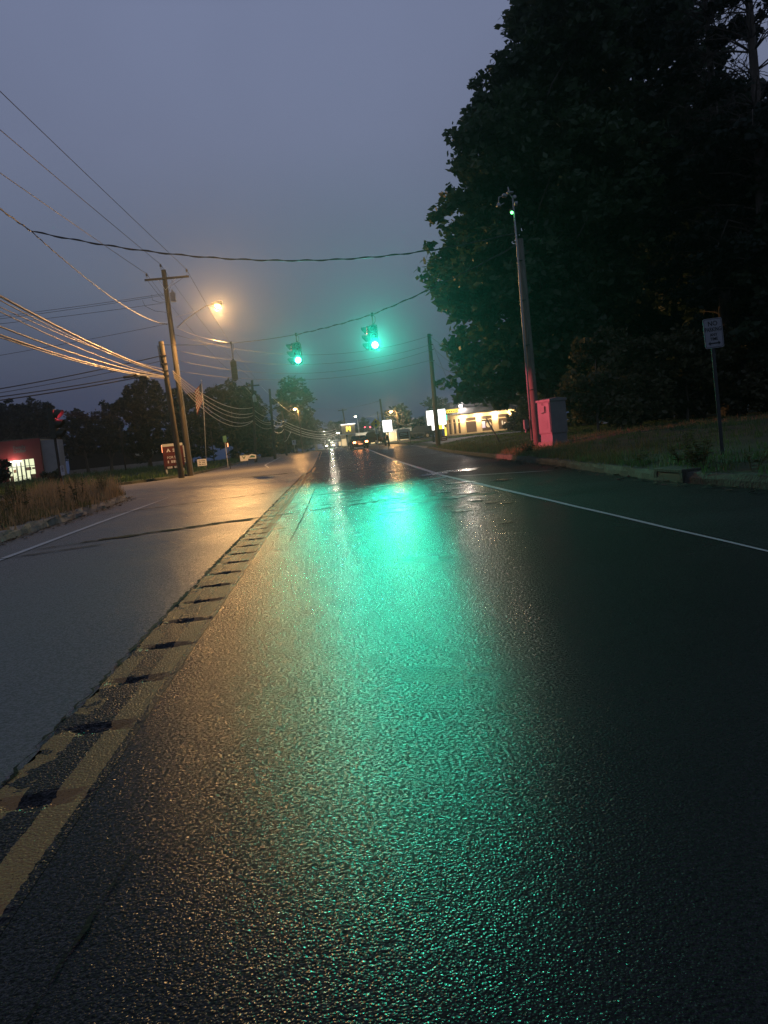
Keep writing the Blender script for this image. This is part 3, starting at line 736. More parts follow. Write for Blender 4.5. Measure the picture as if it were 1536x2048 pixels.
# trees on the left and far down the road
LT = [
 ('tree behind the left end of the red fronted store', 150, [(5, 835, 38), (-30, 850, 45), (20, 860, 35), (-5, 880, 40)], 0),
 ('loose tree above the red fronted store, half hidden by the post signal', 145, [(60, 830, 30), (85, 840, 26), (50, 855, 30), (85, 870, 30), (95, 820, 14), (30, 822, 18), (115, 875, 25)], 66),
 ('small round tree just right of the post signal', 140, [(160, 838, 22), (150, 865, 26), (178, 860, 24), (165, 890, 24), (140, 895, 22)], 165),
 ('middle sized tree between the post signal and the tall oak', 135, [(210, 825, 22), (200, 850, 26), (225, 850, 22), (205, 885, 28), (235, 885, 26)], 212),
 ('tall oak with open crown left of the two utility poles', 120, [(255, 790, 26), (285, 775, 24), (310, 790, 24), (270, 815, 30), (300, 825, 32), (325, 825, 24), (265, 855, 30), (310, 865, 34), (280, 890, 32), (335, 885, 28), (232, 815, 14)], 290),
 ('dark tree between the two utility poles and the flag', 112, [(350, 800, 26), (385, 815, 28), (360, 840, 34), (400, 850, 34), (355, 885, 34), (395, 890, 34)], 372),
 ('dense dark tree right of the flag with a flat top', 105, [(430, 795, 26), (462, 790, 26), (490, 800, 24), (445, 830, 36), (480, 840, 36), (430, 870, 36), (470, 885, 36), (505, 870, 28)], 465),
 ('dark tree behind the pole with the transformer', 100, [(500, 800, 20), (515, 825, 24), (505, 850, 28), (530, 860, 24), (510, 890, 28), (540, 890, 24)], 520),
 ('feathery tree under the left green signal', 125, [(585, 775, 22), (600, 795, 24), (565, 800, 20), (580, 825, 28), (608, 830, 20), (590, 855, 30), (565, 865, 24), (615, 862, 20), (590, 890, 24), (560, 890, 24)], 585),
 ('low dark tree at the roadside beyond the far left pole', 150, [(625, 850, 16), (640, 868, 18), (620, 878, 20), (650, 882, 14), (605, 885, 18)], 628),
 ('small round tree far down the road left of the crossarm pole', 260, [(665, 855, 12), (678, 852, 12), (660, 870, 14), (680, 868, 14), (690, 872, 12)], 672),
 ('spruce like dark tree far down the road behind the diamond sign', 250, [(728, 842, 7), (727, 852, 10), (718, 862, 12), (740, 860, 12), (755, 868, 14), (710, 872, 12), (765, 858, 10)], 730),
 ('round tree beyond the lit white sign under the distant street lamp', 170, [(800, 820, 14), (785, 832, 14), (812, 832, 14), (800, 845, 20), (818, 850, 14), (780, 855, 16), (805, 866, 18)], 800),
 ('low tree beyond the real estate board', 190, [(835, 848, 14), (850, 842, 14), (848, 860, 18), (825, 866, 16), (865, 856, 14)], 845),
 ('feathery tree behind the twin lit signs', 140, [(870, 800, 10), (880, 812, 16), (862, 815, 12), (895, 820, 16), (875, 832, 18), (900, 840, 14)], 880),
 ('dark tree behind the restaurant roof', 130, [(935, 800, 18), (960, 800, 22), (990, 795, 22), (1015, 800, 20), (950, 820, 20), (1000, 820, 20), (1035, 810, 18)], 980),
]
for i, (lab, Y, cs, foot) in enumerate(LT):
    tree_px('tree', lab, Y, cs, foot, 'leaf_far', 0.32 if Y < 160 else 0.5, 0.85 if Y < 160 else 1.3, 26, 7.5 if Y < 160 else 3.5, 100+i, 0.3, 0.9, 'background trees', 18, 0.35)
# dark shrubs in front of the store
for i, (px, cs, lab) in enumerate([(8, [(8, 930, 12), (2, 950, 14), (14, 948, 9)], 'dark ragged bush before the pale left wall of the store'),
                                   (100, [(92, 950, 8), (104, 955, 9), (112, 948, 7)], 'low dark bush under the right side of the store window')]):
    tree_px('bush', lab, 70, cs, px, 'leaf_dark', 0.16, 0.35, 34, 30, 60+i, 0.05, 0.9, None, 10, 0.3, cat='bush')

# ------------------------------------------------------------------ utility poles
def pole(name, label, base, top, r0, r1, m='pole_wood', group=None):
    """leaning round pole; returns the thing and its local top"""
    base, top = Vector(base), Vector(top); o = thing(name, label, 'utility pole', base, 0, group)
    T = top - base; mb = MB()
    mb.tube([Vector((0, 0, -0.4)), Vector((0, 0, 0)), T*0.33, T*0.66, T], [r0*1.02, r0, r0*0.67+r1*0.33, r0*0.33+r1*0.67, r1], 12)
    mb.build('pole_shaft', m, o, True)
    return o, T
def insulator(parent, p, h=0.32, r=0.09):
    mb = MB(); p = Vector(p)
    mb.tube([p, p + Vector((0, 0, h*0.4))], 0.02, 6)
    mb.lathe(p + Vector((0, 0, h*0.35)), (0, 0, 1), [(0, r*0.5), (0.02, r), (h*0.2, r*0.55), (h*0.25, r*0.95), (h*0.42, r*0.5), (h*0.47, r*0.75), (h*0.65, r*0.35)], 10)
    return mb.build('insulator', 'porcelain', parent, True)
A0, A1 = at(382, 955, 54), at(327, 540, 54)
PA, TA = pole('utility_pole', 'tall wooden utility pole with crossarm that carries the orange street lamp', A0, A1, 0.21, 0.155)
def onA(px, py): return at(px, py, 54)
# crossarm
ca, cb = at(291, 563, 54.0) - A0, at(379, 553, 54.0) - A0
dirc = (cb-ca).normalized()
mb = MB(); mid = (ca+cb)/2; ang = math.atan2(dirc.y, dirc.x)
mb.box((mid.x, mid.y - 0.22, mid.z), ((cb-ca).length, 0.10, 0.13), ang, 0, 0.01)
mb.build('crossarm', 'pole_wood', PA)
mb = MB()
for t in (0.3, 0.7):
    q = ca.lerp(cb, t); mb.tube([q + Vector((0, -0.22, -0.06)), Vector((TA.x, -0.19, mid.z - 0.75))], 0.018, 6)
mb.build('crossarm_brace', 'galvanized', PA)
INS = []
for px, py in ((294, 556), (374, 547)):
    p = at(px, py, 53.78) - A0; insulator(PA, p); INS.append(A0 + p + Vector((0, 0, 0.28)))
mb = MB(); mb.tube([TA + Vector((-0.12, 0, -0.3)), TA + Vector((-0.16, 0, 0.18))], 0.03, 6); mb.build('top_bracket', 'galvanized', PA)
insulator(PA, TA + Vector((-0.16, 0, 0.1))); INS.insert(1, A0 + TA + Vector((-0.16, 0, 0.4)))
mb = MB(); q = at(346, 594, 53.7) - A0; mb.box(q, (0.34, 0.3, 0.62), 0, 0, 0.03); mb.lathe(q + Vector((0, 0, 0.31)), (0, 0, 1), [(0, 0.05), (0.2, 0.05), (0.22, 0.02)], 8)
mb.build('cutout_box', 'grey_metal', PA)
mb = MB(); q = at(334, 648, 53.7) - A0; mb.tube([q + Vector((0, 0.1, 0)), q + Vector((-0.45, -0.25, 0.05))], 0.035, 6); mb.build('cable_clamp', 'dark_metal', PA)
mb = MB(); mb.tube([Vector((0.2, -0.1, 0)), Vector((0.16, -0.1, 4.0)), TA*0.55 + Vector((0.17, -0.1, 0))], 0.03, 6); mb.build('conduit', 'grey_metal', PA)

# sodium street lamp on a bracket arm
LP = at(435, 612, 52.0)
S0 = at(354, 655, 54.0); S1 = at(396, 622, 53.2)
SLo = thing('street_lamp', 'orange sodium street lamp on a curved bracket arm from the tall utility pole', 'street lamp', S0)
mb = MB(); mb.tube([Vector((0, 0, 0)), (S1-S0)*0.55 + Vector((0, 0, 0.05)), (S1-S0), (S1-S0).lerp(LP-S0, 0.45) + Vector((0, 0, 0.20)), LP - S0 + Vector((-0.25, 0.1, 0.16))], [0.035, 0.033, 0.03, 0.03, 0.03], 8)
mb.tube([Vector((0, 0, 0.7)), (S1-S0) + Vector((0, 0, 0.02))], 0.012, 6)
mb.build('bracket_arm', 'galvanized', SLo, True)
mb = MB(); c = LP - S0 + Vector((0, 0, 0.13))
mb.lathe(c + Vector((-0.42, 0.16, 0.05)), (1, -0.36, 0), [(0, 0.05), (0.06, 0.10), (0.35, 0.15), (0.62, 0.17), (0.80, 0.12), (0.84, 0.03)], 12)
hd = mb.build('lamp_head', 'galvanized', SLo, True)
mb = MB(); mb.lathe(LP - S0 + Vector((0, 0, 0.08)), (0, 0, -1), [(0, 0.20), (0.08, 0.20), (0.17, 0.15), (0.23, 0.07), (0.24, 0.001)], 14)
mb.build('lamp_lens', 'sodium', SLo, True)

B0, B1 = at(364, 960, 51), at(322, 683, 51)
PB, TB = pole('utility_pole', 'shorter wooden pole just left of the tall one carrying the bundle of orange lit cables', B0, B1, 0.20, 0.165)
for py in (742, 728, 712, 752):
    q = at(327 + (py-720)*0.14, py, 50.8) - B0; mb = MB(); mb.box(q, (0.42, 0.16, 0.09), 0.2, 0, 0.01); mb.build('cable_clamp', 'dark_metal', PB)
mb = MB(); mb.tube([TB + Vector((-0.22, -0.05, -0.25)), TB*0.9 + Vector((-0.21, -0.05, 0)), TB*0.82 + Vector((-0.2, -0.05, 0))], 0.05, 6); mb.build('conduit', 'grey_metal', PB)

# far poles on the left
P1b, P1t = at(512, 925, 76), at(504, 760, 76)
P1, T1 = pole('utility_pole', 'distant pole with short crossarm and pale transformer, first beyond the flag', P1b, P1t, 0.15, 0.11, 'dark_pole_wood', None)
mb = MB(); a, b = at(486, 774, 76) - P1b, at(519, 770, 76) - P1b; mb.box((a+b)/2 + Vector((0, -0.15, 0)), ((b-a).length, 0.09, 0.12), 0, 0, 0.01); mb.build('crossarm', 'dark_pole_wood', P1)
mb = MB(); q = at(505, 797, 75.8) - P1b + Vector((0.2, -0.1, 0)); mb.lathe(q + Vector((0, 0, -0.35)), (0, 0, 1), [(0, 0.15), (0.03, 0.17), (0.55, 0.17), (0.6, 0.12), (0.72, 0.03)], 12); mb.build('transformer', 'galvanized', P1, True)
P2b, P2t = at(551, 927, 80), at(539, 778, 80)
P2, T2 = pole('utility_pole', 'distant plain pole second beyond the flag, where the cable bundle dips', P2b, P2t, 0.15, 0.11, 'dark_pole_wood')
P3b, P3t = at(574, 915, 95), at(564, 822, 95)
P3, T3 = pole('utility_pole', 'short distant pole with a small flag, left of the speed limit sign', P3b, P3t, 0.13, 0.1, 'dark_pole_wood')
P4b, P4t = at(697, 892, 150), at(685, 818, 150)
P4, T4 = pole('utility_pole', 'far pole with crossarm in the middle of the road view', P4b, P4t, 0.17, 0.13, 'dark_pole_wood')
mb = MB(); a, b = at(676, 822, 150) - P4b, at(693, 819, 150) - P4b; mb.box((a+b)/2 + Vector((0, -0.18, 0)), ((b-a).length, 0.1, 0.16), 0, 0, 0.01); mb.build('crossarm', 'dark_pole_wood', P4)
E0, E1 = at(877, 895, 58), at(858, 668, 58)
PE, TE = pole('utility_pole', 'tall plain wooden pole in the verge before the lit restaurant signs', E0, E1, 0.19, 0.135)
for py in (671, 690, 700, 722):
    q = at(859 + (py-668)*0.084, py, 57.9) - E0; mb = MB(); mb.box(q, (0.36, 0.34, 0.06), 0.1, 0, 0.01); mb.build('cable_clamp', 'dark_metal', PE)
P5b, P5t = at(772, 893, 92), at(760, 798, 92)
P5, T5 = pole('utility_pole', 'distant pole on the right side of the road just behind the diamond sign', P5b, P5t, 0.15, 0.11, 'dark_pole_wood')
P6b, P6t = at(762, 890, 130), at(755, 823, 130)
P6, T6 = pole('utility_pole', 'far thin pole seen just left of the pole behind the diamond sign', P6b, P6t, 0.15, 0.11, 'dark_pole_wood')

# signal pole on the right, cabinet beside it
C0, C1 = at(1076, 893, 28), at(1040, 478, 28)
C0.z = verge_r(C0.x, C0.y) - 0.02
PC, TC = pole('signal_pole', 'wooden pole at the right kerb, lit red below, with a thin mast on top', C0, C1, 0.15, 0.108, 'signal_pole_wood')
M0, M1 = at(1034, 490, 27.8), at(1025, 392, 27.8)
mb = MB(); mb.tube([at(1072, 880, 27.78) - C0 + Vector((-0.14, 0, 0)), at(1050, 640, 27.78) - C0 + Vector((-0.09, 0, 0)), M0 - C0, M1 - C0], [0.045, 0.04, 0.035, 0.03], 8)
mb.build('mast', 'galvanized', PC, True)
for k, py in enumerate((520, 600, 690, 780)):
    q = at(1040 + (py-480)*0.085, py, 27.8) - C0; mb = MB(); mb.lathe(q + Vector((0.0, 0.2, 0)), (0, 0, 1), [(0, 0.128 + k*0.009), (0.03, 0.128 + k*0.009)], 14); mb.build('band', 'dark_metal', PC, True)
mb = MB(); q = at(1061, 848, 27.7) - C0; mb.box(q + Vector((-0.17, 0, 0)), (0.16, 0.14, 0.34), 0.1, 0, 0.012); mb.tube([q + Vector((-0.17, 0, -0.15)), q + Vector((-0.19, 0, -0.30))], 0.03, 6); mb.build('meter_box', 'cabinet_grey', PC)
mb = MB()
p = lambda x, y: at(x, y, 27.8) - C0
mb.tube([p(1026, 398), p(1019, 388), p(1008, 392), p(998, 394), p(997, 408)], 0.022, 6)
mb.box(p(1009, 391), (0.15, 0.12, 0.12), 0.3, 0, 0.015); mb.lathe(p(997, 405), (0, 0, -1), [(0, 0.03), (0.05, 0.06), (0.14, 0.09), (0.16, 0.05)], 10)
mb.tube([p(1019, 388), p(1016, 374)], 0.025, 6); mb.box(p(1020, 385), (0.22, 0.12, 0.06), 0.2)
mb.tube([p(998, 412), p(1008, 406)], 0.018, 6)
mb.build('camera_bracket', 'galvanized', PC, True)
mb = MB(); mb.lathe(p(1029, 394), (0, -1, 0), [(-0.06, 0.05), (0, 0.07), (0.03, 0.07), (0.04, 0.04)], 10); mb.build('sensor_head', 'galvanized', PC, True)
mb = MB(); mb.box(p(1032, 407), (0.10, 0.1, 0.14), 0.1, 0, 0.01)
mb.build('sensor_head', 'galvanized', PC, True)
mb = MB(); mb.box(p(1023, 422), (0.10, 0.08, 0.13), 0, 0, 0.01); mb.tube([p(1025, 422), p(1031, 424)], 0.014, 6); lamp_ = mb.build('indicator_housing', 'dark_metal', PC)
mb = MB(); q = p(1023, 426) + Vector((0, -0.05, 0)); mb.lathe(q, (0, -1, 0), [(0, 0.055), (0.015, 0.05), (0.03, 0.02)], 10); mb.build('indicator_lens', 'small_green', lamp_, True)

cabp = at(1112, 895, 26); cabp.z = verge_r(cabp.x, cabp.y)
cab = thing('equipment_cabinet', 'pale grey traffic signal cabinet, its narrow door side lit pink, beside the red lit pole', 'cabinet', cabp + Vector((0.05, 0.30, 0)), rad(25))
ht = 1.62
mb = MB(); mb.box((0, 0, 0.05), (0.82, 0.74, 0.16)); mb.build('concrete_pad', 'concrete', cab)
mb = MB(); mb.box((0, 0, 0.26), (0.66, 0.60, 0.30), 0, 0, 0.008); mb.build('plinth', 'cabinet_grey', cab)
mb = MB(); mb.box((0, 0, 0.41 + (ht-0.53)/2), (0.72, 0.66, ht-0.53), 0, 0, 0.012); mb.build('body', 'cabinet_grey', cab)
mb = MB(); mb.prism([(-0.39, 0), (0.39, 0), (0.39, 0.07), (0, 0.12), (-0.39, 0.07)], (0, 0.36, ht-0.12), (1, 0, 0), (0, 0, 1), (0, -1, 0), 0.72); mb.build('roof', 'cabinet_grey', cab)
mb = MB(); mb.box((-0.371, 0, 0.42 + (ht-0.56)/2), (0.022, 0.60, ht-0.60), 0, 0, 0.006); door = mb.build('door', 'cabinet_grey', cab)
mb = MB(); mb.tube([(-0.392, -0.10, ht-0.28), (-0.41, -0.10, ht-0.30), (-0.41, -0.10, ht-0.48), (-0.41, 0.06, ht-0.50)], 0.016, 6); mb.build('handle', 'dark_metal', door)
for k in range(5):
    mb = MB()
mb = MB()
for k in range(8): mb.box((-0.386, 0, 0.62 + k*0.035), (0.008, 0.34, 0.014))
mb.build('vent', 'cabinet_grey', door)
text('lettering', '02', 0.11, 'sign_black', door, (-0.386, 0.02, ht-0.20), (math.pi/2, 0, -math.pi/2), 0.001)

# no parking sign
nb = at(1449, 930, 11.75); nb.z = verge_r(nb.x, nb.y) - 0.02
nt_ = at(1423, 636, 11.75)
ns = thing('no_parking_sign', 'white no parking any time sign with double arrow on a slim post', 'sign', nb)
lean = (nt_ - nb); lean = lean/lean.z
mb = MB(); H_ = nt_.z - nb.z
for sgn in (-1, 1): pass
mb.prism([(-0.03, 0), (-0.018, -0.02), (0.018, -0.02), (0.03, 0), (0.03, 0.006), (0.014, 0.006), (0.012, -0.012), (-0.012, -0.012), (-0.014, 0.006), (-0.03, 0.006)], (0, 0.02, -0.3), (1, 0, 0), (0, 1, 0), (lean.x, lean.y, 1), H_ + 0.25)
mb.build('post', 'dark_metal', ns)
def rrect(w, h, r, n=5):
    out = []
    for cx, cy, a0 in ((w/2-r, h/2-r, 0), (-w/2+r, h/2-r, 90), (-w/2+r, -h/2+r, 180), (w/2-r, -h/2+r, 270)):
        for i in range(n+1): a = rad(a0 + 90*i/n); out.append((cx + r*math.cos(a), cy + r*math.sin(a)))
    return out
cp = lean*(H_-0.235) + Vector((0, -0.014, 0))
tilt = Matrix.Rotation(rad(-2.5), 4, 'Y')
pl = bpy.data.objects.new('panel_mount', None)
bpy.data.objects.remove(pl)
mb = MB(); ex = tilt @ Vector((1, 0, 0)); ez = tilt @ Vector((0, 0, 1))
mb.prism(rrect(0.305, 0.457, 0.03), cp, ex, ez, (0, -1, 0), 0.004)
panel = mb.build('panel', 'sign_grey_white', ns)
mb = MB(); q = rrect(0.283, 0.435, 0.024); q2 = rrect(0.271, 0.423, 0.020); o_ = cp + Vector((0, -0.0065, 0))
for i in range(len(q)):
    j = (i+1) % len(q); mb.quad(o_ + ex*q[i][0] + ez*q[i][1], o_ + ex*q[j][0] + ez*q[j][1], o_ + ex*q2[j][0] + ez*q2[j][1], o_ + ex*q2[i][0] + ez*q2[i][1])
mb.build('border', 'sign_black', panel)
tr = (math.pi/2, rad(-2.5)*-1, 0)
for body, zz, sz, sx in (('NO', 0.145, 0.10, 1.0), ('PARKING', 0.055, 0.088, 0.72), ('ANY', -0.025, 0.065, 0.9), ('TIME', -0.09, 0.065, 0.9)):
    text('lettering', body, sz, 'sign_black', panel, cp + ez*zz + Vector((0, -0.006, 0)), (math.pi/2, rad(2.5)*-1, 0), 0.001, sx)
mb = MB(); mb.prism([(-0.10, 0), (-0.065, 0.03), (-0.065, 0.01), (0.065, 0.01), (0.065, 0.03), (0.10, 0), (0.065, -0.03), (0.065, -0.01), (-0.065, -0.01), (-0.065, -0.03)], cp + ez*-0.155 + Vector((0, -0.005, 0)), ex, ez, (0, -1, 0), 0.002); mb.build('arrow', 'sign_black', panel)
for zz in (0.20, -0.20):
    mb = MB(); mb.lathe(cp + ez*zz + Vector((0, -0.004, 0)), (0, -1, 0), [(0, 0.009), (0.006, 0.009), (0.008, 0.004)], 8); mb.build('bolt', 'galvanized', panel)

# storm drain hood in the right kerb
dq = ray(1345, 962); t = -CAM_H/dq.z; dp = Vector((kerb_r(dq.y*t), dq.y*t, 0))
sd = thing('storm_drain', 'concrete storm drain inlet with a dark slot in the right kerb', 'drain', dp)
mb = MB(); mb.box((0.34, 0, 0.165), (0.72, 0.95, 0.05), 0, 0, 0.012); mb.box((0.05, -0.43, 0.07), (0.14, 0.10, 0.14)); mb.box((0.05, 0.43, 0.07), (0.14, 0.10, 0.14)); mb.build('hood', 'mossy_concrete', sd)
mb = MB(); mb.box((0.06, 0, 0.066), (0.14, 0.74, 0.12)); mb.build('slot', 'sign_black', sd)

# ------------------------------------------------------------------ traffic signals
def signal_head(label, hang, zc_green, green, group, rz=0.0, wire_z=None, faces=((0, 'g'), (1, 'r'), (2, 'r')), body='signal_green'):
    """Span-wire signal: hang = point on the wire, zc_green = height of the bottom lens. Each face: three hooded lenses."""
    o = thing('traffic_signal', label, 'traffic signal', hang, rz, group)
    zg = zc_green - hang.z; top = zg + 0.70 + 0.18
    mb = MB(); mb.tube([(0, 0, 0.05), (0, 0, top + 0.02)], 0.025, 8); mb.box((0, 0, 0.0), (0.10, 0.07, 0.16), 0, 0, 0.01)
    mb.tube([(0.03, 0, -0.02), (0.12, 0, -0.12), (0.11, 0, -0.30), (0.03, 0, top + 0.05)], 0.012, 6); mb.lathe((0, 0, top), (0, 0, 1), [(0, 0.12), (0.03, 0.12), (0.05, 0.05), (0.10, 0.04)], 12)
    mb.build('hanger', 'dark_metal', o, True)
    for k, st in faces:
        a = k*math.pi/2; R = Matrix.Rotation(-a, 3, 'Z'); D = R @ Vector((0, -1, 0))
        mb = MB()
        for i in range(3):
            z = zg + 0.35*i; c = D*0.20 + Vector((0, 0, z)); mb.box(c, (0.34, 0.20, 0.345), -a, 0, 0.02)
        h = mb.build('housing', body, o)
        for i in range(3):
            z = zg + 0.35*i; c = D*0.302 + Vector((0, 0, z))
            lit = (st == 'g' and i == 0) or (st == 'r' and i == 2)
            mb = MB(); mb.lathe(c, D, [(-0.005, 0.15), (0.012, 0.148), (0.03, 0.11), (0.036, 0.05), (0.037, 0.001)], 20)
            mb.build('lens', ('green_lens' if st == 'g' else 'red_lens') if lit else 'dark_lens', h, True)
            # cut-away tunnel visor: open at the bottom
            mb = MB(); n = 18; X = R @ Vector((1, 0, 0))
            for rr_ in (0.165, 0.160):
                for j in range(n+1):
                    t = rad(-50 + 280*j/n); L_ = 0.24 if True else 0
                    dl = 0.10 + 0.15*max(0, min(1, (math.sin(t)+0.75)/1.2))
                    for dd in (0.0, dl): mb.v.append(tuple(c + X*rr_*math.cos(t) + Vector((0, 0, rr_*math.sin(t))) + D*dd))
            m_ = 2*(n+1)
            for j in range(n):
                mb.f.append((2*j, 2*j+1, 2*j+3, 2*j+2)); mb.m.append(0); b_ = m_ + 2*j; mb.f.append((b_+2, b_+3, b_+1, b_)); mb.m.append(0)
                mb.f.append((2*j+1, m_+2*j+1, m_+2*j+3, 2*j+3)); mb.m.append(0)
            mb.build('visor', body, h)
    return o
SPC, SPB = C1 + Vector((0, 0, -0.15)), B1 + Vector((0, 0, -0.2))
def on_span(px, py): return on_plane(px, py, SPC, SPB)
w2, w1, w3 = on_span(744, 629), on_span(592, 669), on_span(462, 686)
g2, g1, g3 = on_span(753, 691), on_span(600, 721), on_span(474, 752)
sig2 = signal_head('green traffic signal hanging over the right lane, nearer and higher of the two', w2, g2.z, True, None, rad(-5))
sig1 = signal_head('green traffic signal hanging over the road centre, left of the higher one', w1, g1.z, True, None, rad(-4))
for o, g_ in ((sig2, g2), (sig1, g1)):
    o.location.x += 0.0
sig3 = signal_head('unlit traffic signal seen from behind as a plain grey box on the span cable', w3, g3.z, False, None, rad(8), faces=((2, 'r'),), body='signal_grey')

# near-side post signal on the island
D0 = at(124, 968, 29); D0.z = isl_z(D0.x, D0.y); D1 = at(103, 830, 29)
ps = thing('traffic_signal', 'red traffic signal on a short post in the weedy island, facing the side street', 'traffic signal', D0)
tp = D1 - D0
mb = MB(); mb.tube([(0, 0, -0.2), tp*0.5, tp], [0.06, 0.055, 0.055], 10); mb.build('post', 'dark_pole_wood', ps, True)
mb = MB(); mb.tube([(0.07, -0.03, -0.1), tp*0.5 + Vector((0.07, -0.03, 0)), tp*0.86 + Vector((0.07, -0.03, 0))], 0.018, 6); mb.build('conduit', 'galvanized', ps, True)
DR = (Vector((1, -0.10, -0.10))).normalized()      # facing the cross street
az = math.atan2(DR.y, DR.x)
mb = MB()
zt = D1.z - D0.z + 0.02
for i in range(3): mb.box(tp + Vector((0.03, 0, 0.02 - 0.35*i)), (0.22, 0.34, 0.345), az, 0, 0.02)
hh = mb.build('housing', 'signal_green', ps)
for i in range(3):
    c = tp + Vector((0.03, 0, 0.02 - 0.35*i)) + DR*0.112
    mb = MB(); mb.lathe(c, DR, [(-0.005, 0.15), (0.012, 0.148), (0.03, 0.11), (0.037, 0.001)], 20); mb.build('lens', 'red_lens' if i == 0 else 'dark_lens', hh, True)
    mb = MB(); X = Vector((-DR.y, DR.x, 0)).normalized(); U = DR.cross(X)*-1
    if U.z < 0: U = -U
    n = 18; m_ = 2*(n+1)
    for rr_ in (0.166, 0.160):
        for j in range(n+1):
            t = rad(-60 + 300*j/n); dl = 0.10 + 0.17*max(0, min(1, (math.sin(t)+0.8)/1.3))
            for dd in (0.0, dl): mb.v.append(tuple(c + X*rr_*math.cos(t) + U*rr_*math.sin(t) + DR*dd))
    for j in range(n):
        mb.f.append((2*j, 2*j+1, 2*j+3, 2*j+2)); mb.m.append(0); b_ = m_ + 2*j; mb.f.append((b_+2, b_+3, b_+1, b_)); mb.m.append(0)
        mb.f.append((2*j+1, m_+2*j+1, m_+2*j+3, 2*j+3)); mb.m.append(0)
    mb.build('visor', 'signal_green', hh)
RED = D0 + tp + Vector((0.03, 0, 0.02)) + DR*0.16
sp_ = at(125, 941, 28.8)
pb = thing('push_button_sign', 'small white sign plate with dark lettering on the island signal post', 'sign', sp_)
mb = MB(); mb.prism(rrect(0.13, 0.36, 0.02), (0, 0, 0), (1, 0, 0), (0, 0, 1), (0, -1, 0), 0.006); pp = mb.build('panel', 'sign_white', pb)
mb = MB()
for k in range(4): mb.box((0.0 + 0.01*(k % 2), -0.009, 0.13 - 0.05*k), (0.07, 0.004, 0.022))
mb.build('lettering', 'sign_red', pp)

# ------------------------------------------------------------------ cables
def cable(name, label, P, Q, sag, r, m='cable_black', group=None, n=18, twist=0.0, cat='cable', via=None, seg=6):
    P, Q = Vector(P), Vector(Q); mb = MB(); pts = []
    for i in range(n+1):
        t = i/n; pts.append(P.lerp(Q, t) + Vector((0, 0, -4*sag*t*(1-t))))
    mid = pts[n//2].copy(); mb.tube([p - mid for p in pts], r, seg)
    if twist:
        k = int((Q-P).length/twist); hp = []
        for i in range(k*6+1):
            t = i/(k*6); a = 2*math.pi*i/6
            c = P.lerp(Q, t) + Vector((0, 0, -4*sag*t*(1-t))) - mid
            hp.append(c + Vector((0.0, math.cos(a), math.sin(a)))*r*1.9)
        mb.tube(hp, r*0.9, 5)
    o = mb.build(name, m, None, True, mid)
    return tag(o, label, cat, group)
def ext(P, Q, k=1.35): return Vector(P) + (Vector(Q) - Vector(P))*k
# span wire between the signal pole and the short pole
cable('span_cable', 'black span cable the two green signals hang from', SPC, w2, 0.10, 0.017, twist=1.1)
cable('span_cable', 'black span cable between the two green signals', w2, w1, 0.05, 0.017, twist=1.1)
cable('span_cable', 'black span cable from the left green signal to the grey signal box', w1, w3, 0.05, 0.02)
cable('span_cable', 'black span cable from the grey signal box to the short utility pole', w3, SPB, 0.06, 0.02)
cable('span_cable', 'thin tie cable from the tall utility pole down to the grey signal box', onA(354, 656), w3, 0.15, 0.014, 'cable_grey')
J = at(62, 462, 25); JL = at(0, 415, 22)
cable('span_cable', 'thick twisted cable crossing the sky from the upper left to the wood', J, C1 + Vector((0, 0, 0.25)), 0.95, 0.016, twist=1.0, n=24)
cable('span_cable', 'twisted cable end at the upper left edge of the sky, before the fork', ext(J, JL, 3.5), J, 0.05, 0.016, twist=1.0)
cable('span_cable', 'twisted cable from the fork at the upper left down to the tall utility pole', J, onA(333, 649), 0.55, 0.012, 'cable_black', twist=0.8, n=24)
# three primary wires along the road
for (px, py), I, lab in (((0, 340), INS[0], 'lowest of the three power lines running up left from the tall pole crossarm'), ((0, 254), INS[1], 'middle of the three power lines running up left from the tall pole top'), ((0, 177), INS[2], 'highest of the three power lines running up left from the tall pole crossarm')):
    cable('power_line', lab, I, ext(I, at(px, py, 27), 1.9), 0.10, 0.014)
for k, (I, e, lab) in enumerate(((INS[0], at(488, 770, 75.8), 'leftmost power line running on from the tall pole to the transformer pole'), (INS[1], at(505, 762, 75.8), 'middle power line running on from the tall pole to the transformer pole'), (INS[2], at(518, 766, 75.8), 'rightmost power line running on past the street lamp to the transformer pole'))):
    cable('power_line', lab, I, e, 0.5, 0.012)
for px, py, e, lab in ((488, 771, at(560, 840, 120), 'left power line sloping on from the transformer pole before the feathery tree'), (518, 768, at(590, 830, 120), 'right power line sloping on from the transformer pole before the feathery tree')):
    cable('power_line', lab, at(px, py, 75.8), e, 0.3, 0.012, 'cable_grey')
# side street wires from the tall pole
for (x1, y1), (x2, y2), lab in (((331, 587), (0, 629), 'upper of the side street wires from the tall pole'), ((331, 590), (0, 634), 'second of the side street wires from the tall pole, close below the upper'), ((333, 605), (0, 644), 'third side street wire from the tall pole'), ((338, 647), (0, 707), 'lowest side street wire from the tall pole')):
    P = at(x1, y1, 54); cable('power_line', lab, P, ext(P, at(x2, y2, 50), 1.6), 0.12, 0.013)
# jumper loops at the tall pole
for pts, lab in (([(294, 560), (312, 583), (325, 598), (333, 600)], 'drooping jumper wire from the left insulator of the tall pole'), ([(285, 600), (290, 612), (310, 622), (336, 625)], 'lower looping jumper wire left of the tall pole'), ([(303, 589), (305, 600), (320, 605), (333, 603)], 'small jumper loop close to the tall pole'), ([(374, 549), (360, 560), (342, 572), (335, 590)], 'jumper wire from the right insulator of the tall pole')):
    P = [at(x, y, 53.8) for x, y in pts]; mb = MB(); mb.tube([q - P[0] for q in P], 0.012, 6); tag(mb.build('jumper_wire', 'cable_black', None, True, P[0]), lab, 'wire')
